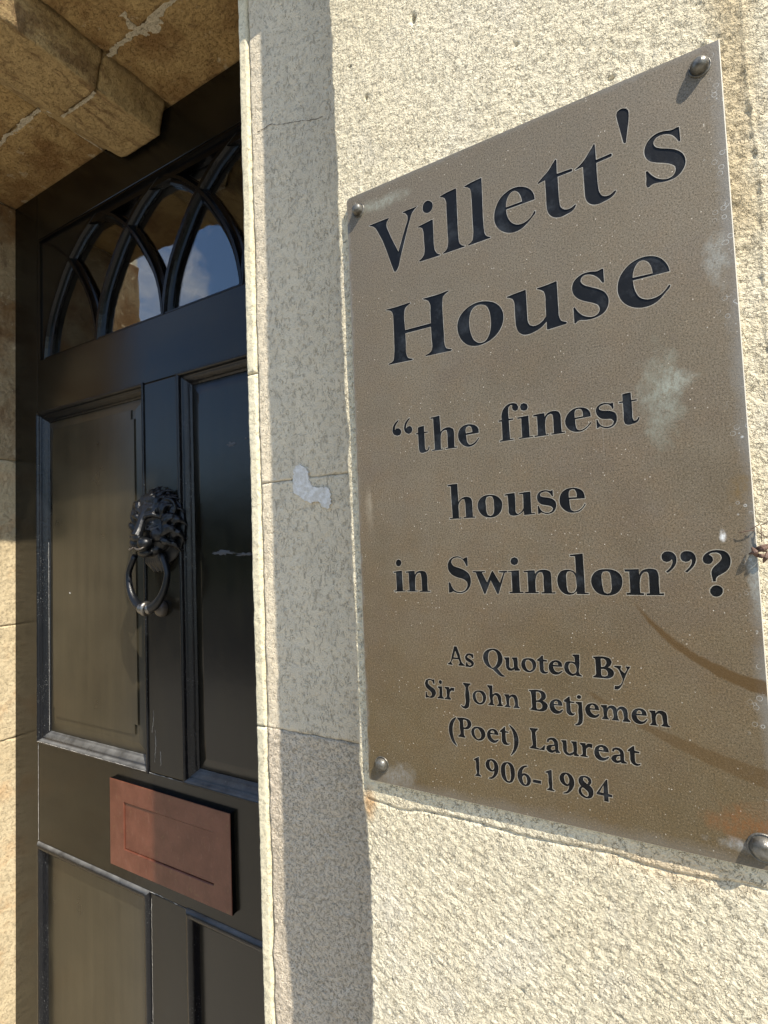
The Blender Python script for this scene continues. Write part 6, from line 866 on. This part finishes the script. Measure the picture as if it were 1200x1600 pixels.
P|+-11595,-9461 -11490,-9453 -11385,-9442 -11281,-9436 -11182,-9441 -11087,-9452 -10996,-9472 -10921,-9509 -10852,-9592 -10822,-9695 -10842,-9790 -10893,-9880 -10972,-9947 -11066,-9992 -11168,-10002 -11273,-9998 -11273,-10120 -11271,-10242 -11263,-10364 -11193,-10399 -11210,-10445 -11587,-10442 -11585,-10406 -11495,-10353 -11446,-10273 -11444,-10172 -11462,-10063 -11475,-9959 -11469,-9866 -11462,-9771 -11466,-9682 -11495,-9605 -11588,-9514|--11282,-9511 -11114,-9521 -11053,-9587 -11026,-9677 -11030,-9772 -11069,-9860 -11183,-9933 -11279,-9932
o|+-10487,-9795 -10351,-9798 -10232,-9835 -10169,-9887 -10119,-9956 -10089,-10033 -10078,-10141 -10101,-10251 -10169,-10348 -10263,-10427 -10368,-10472 -10476,-10488 -10587,-10460 -10683,-10400 -10746,-10345 -10798,-10277 -10829,-10202 -10839,-10078 -10802,-9956 -10677,-9838 -10584,-9806|--10490,-9857 -10414,-9903 -10356,-9983 -10303,-10081 -10283,-10190 -10302,-10288 -10354,-10375 -10474,-10436 -10549,-10407 -10610,-10346 -10662,-10250 -10684,-10137 -10685,-10016 -10644,-9913
e|+-9373,-10053 -9386,-9970 -9410,-9895 -9476,-9833 -9563,-9796 -9665,-9790 -9769,-9816 -9865,-9880 -9938,-9968 -9973,-10078 -9973,-10190 -9937,-10300 -9869,-10391 -9778,-10454 -9668,-10482 -9574,-10468 -9484,-10429 -9364,-10296 -9386,-10286 -9548,-10365 -9632,-10348 -9704,-10302 -9766,-10222 -9800,-10122 -9805,-10054|--9802,-10001 -9774,-9903 -9680,-9855 -9591,-9899 -9566,-10020
t|+-9272,-9833 -9154,-9732 -9036,-9609 -9005,-9613 -9002,-9809 -8839,-9825 -8841,-9867 -8996,-9872 -8998,-9960 -9000,-10049 -8997,-10136 -8996,-10246 -8973,-10345 -8902,-10419 -8804,-10396 -8806,-10434 -8950,-10490 -9105,-10471 -9188,-10355 -9194,-10262 -9186,-10163 -9185,-10066 -9185,-9969 -9184,-9873 -9274,-9876
)|+-8762,-9466 -8675,-9527 -8592,-9592 -8538,-9647 -8489,-9708 -8445,-9773 -8409,-9841 -8380,-9917 -8358,-9998 -8345,-10082 -8341,-10167 -8346,-10253 -8360,-10340 -8382,-10428 -8412,-10514 -8455,-10609 -8508,-10703 -8571,-10791 -8654,-10879 -8742,-10965 -8755,-10946 -8690,-10831 -8632,-10716 -8600,-10615 -8578,-10513 -8563,-10411 -8554,-10311 -8552,-10212 -8555,-10115 -8563,-10019 -8575,-9924 -8594,-9831 -8623,-9744 -8664,-9663 -8714,-9586 -8764,-9509
L|+-7723,-9483 -7342,-9464 -7345,-9506 -7433,-9580 -7471,-9662 -7473,-9757 -7460,-9858 -7454,-9955 -7458,-10064 -7461,-10173 -7463,-10282 -7466,-10391 -7385,-10408 -7304,-10426 -7229,-10416 -7149,-10343 -7075,-10249 -7032,-10230 -7066,-10460 -7756,-10456 -7754,-10414 -7666,-10359 -7617,-10274 -7614,-10167 -7631,-10052 -7643,-9941 -7638,-9855 -7632,-9767 -7635,-9684 -7658,-9611 -7726,-9529
a|+-6917,-10021 -6891,-9915 -6825,-9857 -6742,-9820 -6636,-9800 -6538,-9815 -6472,-9861 -6423,-9928 -6402,-10000 -6398,-10083 -6396,-10167 -6405,-10286 -6389,-10388 -6323,-10438 -6333,-10468 -6516,-10489 -6531,-10410 -6615,-10472 -6700,-10518 -6796,-10518 -6882,-10485 -6966,-10376 -6930,-10248 -6855,-10195 -6761,-10161 -6640,-10142 -6555,-10109 -6587,-9972 -6685,-9893 -6809,-9923 -6856,-10032|--6538,-10168 -6626,-10183 -6703,-10213 -6772,-10346 -6694,-10415 -6619,-10394 -6536,-10350
u|+-6218,-9857 -5997,-9837 -5997,-9940 -5996,-10043 -5995,-10146 -6003,-10233 -6009,-10320 -5989,-10386 -5874,-10440 -5732,-10365 -5670,-10316 -5670,-10229 -5669,-10142 -5674,-10057 -5698,-9921 -5762,-9879 -5752,-9841 -5524,-9828 -5524,-9909 -5524,-9991 -5524,-10072 -5524,-10154 -5534,-10249 -5545,-10344 -5519,-10411 -5455,-10441 -5465,-10482 -5661,-10493 -5664,-10414 -5751,-10471 -5839,-10514 -5942,-10520 -6035,-10493 -6101,-10432 -6146,-10350 -6159,-10269 -6154,-10179 -6151,-10089 -6163,-9950 -6220,-9898
r|+-5351,-9858 -5119,-9843 -5118,-9953 -5052,-9886 -4984,-9835 -4900,-9832 -4814,-9848 -4842,-10010 -4973,-9971 -5094,-10068 -5115,-10154 -5116,-10249 -5130,-10350 -5115,-10426 -5039,-10441 -5048,-10466 -5367,-10466 -5366,-10438 -5286,-10394 -5255,-10326 -5257,-10239 -5264,-10153 -5259,-10048 -5280,-9958 -5354,-9902
e|+-4111,-10091 -4122,-10002 -4145,-9922 -4198,-9864 -4268,-9825 -4368,-9811 -4474,-9829 -4568,-9873 -4649,-9941 -4703,-10040 -4730,-10149 -4733,-10230 -4721,-10309 -4694,-10378 -4652,-10434 -4596,-10479 -4533,-10508 -4462,-10518 -4384,-10512 -4308,-10490 -4174,-10410 -4114,-10323 -4131,-10307 -4217,-10358 -4302,-10393 -4381,-10388 -4449,-10358 -4501,-10287 -4533,-10196 -4557,-10099|--4554,-10044 -4510,-9939 -4421,-9887 -4331,-9931 -4319,-10054
a|+-3948,-10008 -3923,-9908 -3792,-9841 -3698,-9833 -3611,-9852 -3542,-9894 -3491,-9956 -3472,-10023 -3470,-10102 -3469,-10181 -3472,-10264 -3476,-10347 -3454,-10407 -3359,-10441 -3369,-10477 -3578,-10496 -3600,-10439 -3680,-10484 -3760,-10515 -3857,-10510 -3939,-10468 -3986,-10413 -4005,-10344 -3943,-10238 -3864,-10186 -3774,-10153 -3679,-10142 -3609,-10120 -3607,-10051 -3637,-9978 -3690,-9933 -3760,-9913 -3852,-9935 -3901,-10020|--3612,-10174 -3691,-10190 -3760,-10220 -3823,-10353 -3754,-10426 -3617,-10377
t|+-3271,-9864 -3214,-9807 -3157,-9752 -3045,-9659 -3010,-9661 -3012,-9862 -2813,-9880 -2816,-9926 -3009,-9937 -3014,-10033 -3019,-10128 -3016,-10222 -3013,-10324 -2985,-10405 -2882,-10437 -2800,-10404 -2802,-10442 -2871,-10476 -2938,-10499 -3021,-10494 -3094,-10461 -3149,-10402 -3185,-10325 -3194,-10254 -3189,-10176 -3185,-10098 -3188,-10000 -3191,-9901 -3273,-9903
1|+-10763,-11492 -10526,-11348 -10500,-11350 -10501,-11442 -10502,-11534 -10503,-11626 -10504,-11715 -10504,-11803 -10503,-11891 -10503,-11979 -10513,-12075 -10524,-12170 -10498,-12242 -10424,-12282 -10433,-12312 -10730,-12326 -10729,-12294 -10669,-12255 -10628,-12163 -10643,-12049 -10660,-11935 -10656,-11845 -10649,-11754 -10649,-11666 -10664,-11582 -10688,-11522 -10753,-11526
9|+-9850,-11343 -9743,-11339 -9648,-11362 -9566,-11426 -9509,-11513 -9481,-11591 -9467,-11677 -9468,-11766 -9488,-11894 -9536,-12020 -9605,-12127 -9694,-12221 -9776,-12286 -9866,-12329 -9996,-12328 -9987,-12302 -9843,-12248 -9774,-12175 -9723,-12088 -9695,-11995 -9676,-11899 -9790,-11953 -9886,-11953 -9974,-11923 -10059,-11860 -10115,-11772 -10136,-11671 -10123,-11563 -10021,-11406|--9852,-11389 -9727,-11462 -9685,-11546 -9670,-11644 -9671,-11736 -9702,-11824 -9787,-11897 -9876,-11836 -9914,-11760 -9931,-11671 -9941,-11584 -9929,-11496
0|+-8992,-11351 -8888,-11351 -8796,-11377 -8717,-11447 -8663,-11542 -8636,-11630 -8625,-11727 -8625,-11826 -8631,-11919 -8646,-12014 -8676,-12107 -8724,-12211 -8793,-12299 -8939,-12360 -9042,-12351 -9134,-12310 -9198,-12258 -9248,-12189 -9286,-12114 -9314,-12020 -9325,-11916 -9324,-11810 -9319,-11720 -9306,-11629 -9273,-11543 -9157,-11403|--8994,-11393 -8930,-11423 -8874,-11493 -8837,-11581 -8824,-11685 -8819,-11791 -8811,-11893 -8810,-11996 -8825,-12100 -8850,-12206 -8899,-12284 -9007,-12287 -9061,-12216 -9087,-12113 -9108,-12016 -9116,-11913 -9118,-11809 -9120,-11715 -9117,-11621 -9092,-11529
6|+-7968,-11350 -7964,-11390 -8095,-11446 -8172,-11525 -8227,-11620 -8246,-11706 -8254,-11794 -8130,-11756 -8039,-11762 -7958,-11793 -7891,-11849 -7845,-11924 -7825,-12011 -7831,-12105 -7863,-12193 -7916,-12272 -8000,-12330 -8094,-12362 -8194,-12358 -8283,-12323 -8359,-12253 -8414,-12161 -8444,-12091 -8464,-12014 -8472,-11935 -8461,-11811 -8423,-11688 -8359,-11575 -8271,-11476 -8185,-11414 -8091,-11371|--8169,-11830 -8066,-11862 -8024,-11931 -8006,-12020 -7995,-12122 -8017,-12223 -8091,-12311 -8176,-12270 -8217,-12199 -8237,-12112 -8255,-12020 -8244,-11928
-|+-7694,-11980 -7320,-11979 -7334,-12104 -7708,-12106
1|+-7069,-11494 -6812,-11367 -6780,-11378 -6782,-11460 -6785,-11543 -6787,-11626 -6789,-11708 -6789,-11791 -6788,-11873 -6786,-11955 -6784,-12036 -6792,-12126 -6800,-12216 -6775,-12281 -6691,-12314 -6703,-12342 -7034,-12340 -7032,-12313 -6956,-12266 -6919,-12198 -6919,-12114 -6935,-12022 -6944,-11934 -6939,-11850 -6933,-11765 -6932,-11683 -6942,-11604 -6970,-11516 -7061,-11526
9|+-6125,-11368 -6025,-11368 -5934,-11393 -5857,-11451 -5798,-11531 -5768,-11596 -5748,-11670 -5741,-11746 -5754,-11863 -5793,-11981 -5835,-12060 -5888,-12136 -5949,-12204 -6029,-12278 -6117,-12334 -6264,-12362 -6262,-12336 -6113,-12268 -6053,-12199 -6008,-12119 -5982,-12027 -5965,-11933 -6081,-11987 -6182,-11975 -6271,-11925 -6344,-11856 -6392,-11768 -6406,-11672 -6390,-11572 -6291,-11430 -6211,-11389|--6112,-11408 -6054,-11436 -6004,-11503 -5966,-11589 -5951,-11688 -5976,-11838 -6061,-11918 -6154,-11854 -6187,-11784 -6203,-11701 -6213,-11611 -6199,-11521
8|+-5285,-11375 -5196,-11365 -5113,-11376 -5035,-11416 -4980,-11479 -4961,-11554 -4968,-11636 -5059,-11764 -4987,-11827 -4928,-11898 -4900,-11993 -4900,-12098 -4928,-12199 -4982,-12288 -5057,-12341 -5141,-12373 -5245,-12380 -5342,-12359 -5435,-12316 -5508,-12248 -5544,-12178 -5556,-12097 -5507,-11959 -5423,-11864 -5471,-11802 -5509,-11736 -5530,-11651 -5524,-11562 -5445,-11435 -5369,-11395|--5256,-11418 -5134,-11459 -5069,-11575 -5101,-11692 -5150,-11733 -5254,-11657 -5336,-11560 -5320,-11451|--5378,-11903 -5310,-11917 -5242,-11973 -5164,-12031 -5110,-12107 -5103,-12248 -5185,-12322 -5255,-12315 -5322,-12275 -5393,-12217 -5439,-12138 -5451,-12060 -5436,-11978
4|+-4290,-11376 -4254,-11379 -4252,-12004 -4084,-12027 -4089,-12112 -4250,-12113 -4252,-12347 -4423,-12344 -4417,-12105 -4732,-12097 -4748,-12062|--4425,-11630 -4629,-11998 -4433,-12008
'''
DP = 0.27
plaque = empty('brass_plaque', 'large weathered brass plaque with black engraved lettering riveted to the cream pier', 'plaque', (-0.076, YA, H + 0.0385))
glyphs = []
for ln in GLYPHS.strip('\n').split('\n'):
    parts = ln[2:].split('|'); g_ = []
    for p in parts: g_.append((p[0], [tuple(int(q) / 1e5 for q in w_.split(',')) for w_ in p[1:].split(' ')]))
    glyphs.append((ln[0], g_))
def sarea(P): return 0.5 * sum(P[i - 1][0] * P[i][1] - P[i][0] * P[i - 1][1] for i in range(len(P)))
def offset(P, d):
    n = len(P); out = []; sg = 1 if sarea(P) > 0 else -1
    for i in range(n):
        a = Vector(P[i - 1]); b = Vector(P[i]); c_ = Vector(P[(i + 1) % n]); u = (b - a); v = (c_ - b)
        if u.length < 1e-9 or v.length < 1e-9: out.append(P[i]); continue
        nu = Vector((u.y, -u.x)).normalized(); nv = Vector((v.y, -v.x)).normalized(); m = nu + nv
        if m.length < 0.3: m = nu
        m.normalize(); k = min(1.6, 1 / max(0.3, m.dot(nu))); q = b + m * d * sg * k; out.append((q.x, q.y))
    return out
def inside(P, x, y):
    c_ = False; n = len(P); j = n - 1
    for i in range(n):
        xi, yi = P[i]; xj, yj = P[j]
        if (yi > y) != (yj > y) and x < (xj - xi) * (y - yi) / (yj - yi) + xi: c_ = not c_
        j = i
    return c_
def ingl(g_, x, y):
    r = False
    for sg, P in g_:
        if inside(P, x, y): r = (sg != '-')
    return r
LIP = 0.00032; DEPTH = 0.00032; PF = DP; TH = 0.0030
outer = [(-0.1738, 0.2123), (-0.1722, 0.2139), (0.0210, 0.2141), (0.0226, 0.2141), (0.0210, -0.1384), (0.0205, -0.1388), (-0.1725, -0.1370), (-0.1732, -0.1362)]
outer = outer[::-1] if sarea(outer) < 0 else outer
vv = []; ee = []; rings = []
def addloop(P):
    b = len(vv); vv.extend(Vector(p) * 1000 for p in P); n = len(P); ee.extend((b + i, b + (i + 1) % n) for i in range(n))
addloop(outer)
dil = []
for gi_, (ch, g_) in enumerate(glyphs):
    D_ = []; bold = 0.00013 if gi_ >= 37 else 0.00004; G2 = []
    for sg, P in g_:
        P2 = [P[0]]
        for p in P[1:]:
            if math.hypot(p[0] - P2[-1][0], p[1] - P2[-1][1]) > 1.5e-5: P2.append(p)
        k2 = 1 if sg != '-' else -1
        o_ = offset(P2, k2 * (LIP + bold)); P2 = offset(P2, k2 * bold); G2.append((sg, P2)); addloop(P2); addloop(o_); D_.append((sg, o_))
    g_[:] = G2
    dil.append(D_)
cv, ce, cf, *_ = delaunay_2d_cdt([v.to_2d() if len(v) > 2 else v for v in vv], ee, [], 0, 1e-5)
bbs = []
for (ch, g_), D_ in zip(glyphs, dil):
    a = [p for _, P in D_ for p in P] + [p for _, P in g_ for p in P]; bbs.append((min(p[0] for p in a), max(p[0] for p in a), min(p[1] for p in a), max(p[1] for p in a)))
front = []; lips = []; letters = [[] for _ in glyphs]
for f in cf:
    cx = sum(cv[i].x for i in f) / len(f) / 1000; cy = sum(cv[i].y for i in f) / len(f) / 1000
    if not inside(outer, cx, cy): continue
    cls = 0; gi = -1
    for i, bb in enumerate(bbs):
        if bb[0] <= cx <= bb[1] and bb[2] <= cy <= bb[3]:
            if ingl(glyphs[i][1], cx, cy): cls = 2; gi = i; break
            if ingl(dil[i], cx, cy): cls = 1; gi = i
    if cls == 2: letters[gi].append(f)
    elif cls == 1: lips.append(f)
    else: front.append(f)
def W(i, y): return (cv[i].x / 1000, y, H + cv[i].y / 1000)
fs = [tuple(f) for f in front] + [tuple(f) for f in lips]; mi = [0] * len(front) + [1] * len(lips)
vs = [W(i, PF) for i in range(len(cv))]
# engraving walls
for gi, fl in enumerate(letters):
    cnt = {}
    for f in fl:
        for a, b in zip(f, list(f[1:]) + [f[0]]):
            k = (min(a, b), max(a, b)); cnt.setdefault(k, []).append((a, b))
    rim_ = [v[0] for v in cnt.values() if len(v) == 1]
    mp_ = {}
    for a, b in rim_:
        for q in (a, b):
            if q not in mp_: mp_[q] = len(vs); vs.append(W(q, PF + DEPTH + 0.0002))
        fs.append((a, b, mp_[b], mp_[a])); mi.append(3)
# rounded plate edge and back
n0 = len(outer); cxx = sum(p[0] for p in outer) / n0; czz = sum(p[1] for p in outer) / n0
base = len(vs)
so = offset(outer, 0.0004)
for (P, y) in ((outer, PF), (so, PF + 0.0005), (so, PF + TH), (outer, PF + TH)): vs += [(p[0], y, H + p[1]) for p in P]
for r_ in range(3):
    for i in range(n0): a = base + r_ * n0 + i; b = base + r_ * n0 + (i + 1) % n0; fs.append((a, b, b + n0, a + n0)); mi.append(2)
fs.append(tuple(base + 3 * n0 + i for i in range(n0))); mi.append(2)
me = bpy.data.meshes.new('plate'); me.from_pydata(vs, [], fs); me.polygons.foreach_set('material_index', mi); me.update()
bmx = bmesh.new(); bmx.from_mesh(me); bmesh.ops.remove_doubles(bmx, verts=bmx.verts, dist=2e-6)
bmesh.ops.delete(bmx, geom=[v for v in bmx.verts if not v.link_faces], context='VERTS')
for f in bmx.faces:
    if f.material_index < 1 and f.normal.y > 0: f.normal_flip()
bmx.to_mesh(me); bmx.free()
obj('plate', me, [M_plate, M_lip, M_cut, M_letter], plaque)
LINES = ["Villett's", 'House', 'the finest', 'house', 'in Swindon', 'As Quoted By', 'Sir John Betjemen', '(Poet) Laureat', '1906-1984']
for gi, fl in enumerate(letters):
    ids = {}; lv = []; lf = []
    for f in fl:
        q = []
        for i in f:
            if i not in ids: ids[i] = len(lv); lv.append(W(i, PF + DEPTH))
            q.append(ids[i])
        lf.append(q[::-1])
    if not lf: continue
    obj('letter', mesh('letter', lv, lf), M_letter, plaque)
# mortar bed behind the plate
box('bedding', M_mortar, plaque, -0.172, 0.020, PF + TH, YA + 0.004, H - 0.136, H + 0.2125)
# rivets
def rivet(x, z, rr=0.0049, hh=0.0048, lab=None):
    bm = bmesh.new(); prof = [(0.0, hh), (0.25, hh * .985), (0.48, hh * .93), (0.68, hh * .82), (0.84, hh * .64), (0.94, hh * .42), (0.99, hh * .2), (1.0, 0.0006), (1.06, 0.0004), (1.10, 0.0008), (1.17, 0.0007), (1.22, -0.0002)]
    seg = 40; rows = []
    for (r, h_) in prof:
        if r == 0: rows.append([bm.verts.new((x, PF - h_, z))]); continue
        rows.append([bm.verts.new((x + rr * r * math.cos(6.2832 * k / seg), PF - h_, z + rr * r * math.sin(6.2832 * k / seg))) for k in range(seg)])
    for k in range(seg): bm.faces.new([rows[0][0], rows[1][k], rows[1][(k + 1) % seg]])
    for r0, r1 in zip(rows[1:-1], rows[2:]):
        for k in range(seg): bm.faces.new([r0[k], r0[(k + 1) % seg], r1[(k + 1) % seg], r1[k]])
    obj('rivet', bmm('rivet', bm, True), M_rivet, plaque, lab)
rivet(-0.6175 * 0.268, H + 0.7600 * 0.268, 0.0035, 0.0044); rivet(0.0555 * 0.268, H + 0.7650 * 0.268, 0.0037, 0.0047); rivet(-0.6125 * 0.268, H - 0.4740 * 0.268, 0.0038, 0.0036); rivet(0.0590 * 0.268, H - 0.4850 * 0.268, 0.0048, 0.0046)

# ------------------------------------------------------------------ dry leaf scrap in a cobweb on the plaque's right edge
leaf = empty('dry_leaf', 'tiny curled brown dry leaf scrap caught in cobweb at the right edge of the plaque', 'leaf', (0.0228, DP, H - 0.009))
bm = bmesh.new()
for i in range(7):
    cx, cz = 0.0225 + random.uniform(-.0022, .0035), H - 0.0100 + random.uniform(-.0022, .003)
    n = 7; pts = []
    an = random.uniform(0, 3.1); ln_ = random.uniform(.0018, .0032); wd = random.uniform(.0006, .0013)
    rows = []
    for j in range(n):
        t = j / (n - 1) - 0.5; wq = wd * math.cos(t * 2.8); c_ = Vector((cx + math.cos(an) * ln_ * t * 2, DP - 0.0014 - 0.0012 * math.cos(t * 5) - i * 0.0002, cz + math.sin(an) * ln_ * t * 2)); nn = Vector((-math.sin(an), 0, math.cos(an)))
        rows.append([bm.verts.new(c_ + nn * wq * q + Vector((0, 0.0006 * q * q, 0))) for q in (-1, -.4, .3, 1)])
    for r0, r1 in zip(rows[:-1], rows[1:]):
        for k in range(3): bm.faces.new([r0[k], r0[k + 1], r1[k + 1], r1[k]])
obj('leaf_blade', bmm('leaf_blade', bm), M_leaf, leaf)
bm = bmesh.new()
for (a, b) in (((0.0235, 0.0016), (0.0200, -0.0005)), ((0.0238, 0.0012), (0.0232, -0.006)), ((0.0212, -0.001), (0.0160, -0.0018)), ((0.0270, 0.003), (0.0232, 0.0010)), ((0.0255, -0.004), (0.0222, -0.0015))):
    p = [(a[0] + (b[0] - a[0]) * t + random.uniform(-.0002, .0002), DP - 0.0010 - 0.0006 * math.sin(t * 3.1), H + a[1] + (b[1] - a[1]) * t + random.uniform(-.0003, .0003)) for t in (0, .25, .5, .75, 1)]
    tube_bm(bm, p, [0.00014, 0.0002, 0.00018, 0.0002, 0.0001], 5)
obj('cobweb_thread', bmm('cobweb_thread', bm), M_leaf, leaf)

# ------------------------------------------------------------------ trees across the street (seen mirrored in the door)
def tree_meshes(seed):
    r_ = random.Random(seed); bm = bmesh.new()
    tube_bm(bm, [(0, 0, 0), (0.05, 0.02, 1.2), (-0.05, 0.05, 2.6)], [0.22, 0.16, 0.08], 10)
    for k in range(6):
        a = k * 1.05; tube_bm(bm, [(0, 0, 1.3 + 0.2 * k), (0.5 * math.cos(a), 0.5 * math.sin(a), 1.9 + 0.2 * k), (1.1 * math.cos(a), 1.1 * math.sin(a), 2.3 + 0.2 * k)], [0.09, 0.06, 0.02], 6)
    tr = bmm('trunk', bm, True)
    n = 9000; rg_ = np.random.default_rng(seed); cl = rg_.normal(size=(46, 3)) * (0.85, 0.85, 0.62) + (0, 0, 2.5)
    c0 = cl[rg_.integers(0, 46, n)] + rg_.normal(size=(n, 3)) * 0.30
    u = rg_.normal(size=(n, 3)); u /= np.linalg.norm(u, axis=1)[:, None]; t = rg_.normal(size=(n, 3)); v = np.cross(u, t); v /= np.linalg.norm(v, axis=1)[:, None]
    s_ = rg_.uniform(0.05, 0.10, n)[:, None]; P = np.stack([c0 - u * s_, c0 - v * s_ * .6, c0 + u * s_, c0 + v * s_ * .6], 1).reshape(-1, 3)
    me = bpy.data.meshes.new('crown'); me.from_pydata(P.tolist(), [], np.arange(n * 4).reshape(-1, 4).tolist()); me.update()
    return tr, me
trm, crm = tree_meshes(3)
first = True
tl = ['bushy dark tree across the street, leftmost of the row', 'second tree from the left across the street', 'third tree from the left across the street', 'fourth tree from the left across the street', 'fifth tree from the left across the street', 'sixth tree from the left across the street', 'seventh tree from the left across the street', 'tree across the street at the right end of the row']
for i in range(8):
    x = -27 + i * 4.0 + random.uniform(-.5, .5)
    t = empty('street_tree', tl[i], 'tree', (x, -13.5 + random.uniform(-.8, .8), -0.15), 'dark trees across the street'); t.rotation_euler.z = random.uniform(0, 6); sc_ = random.uniform(0.95, 1.2); t.scale = (sc_ * 1.35, sc_ * 1.35, sc_)
    if first: trm.materials.append(M_bark); crm.materials.append(M_leaves); first = False
    for nm, m_ in (('trunk', trm), ('crown', crm)):
        o = bpy.data.objects.new(nm, m_); COL.objects.link(o); o.parent = t
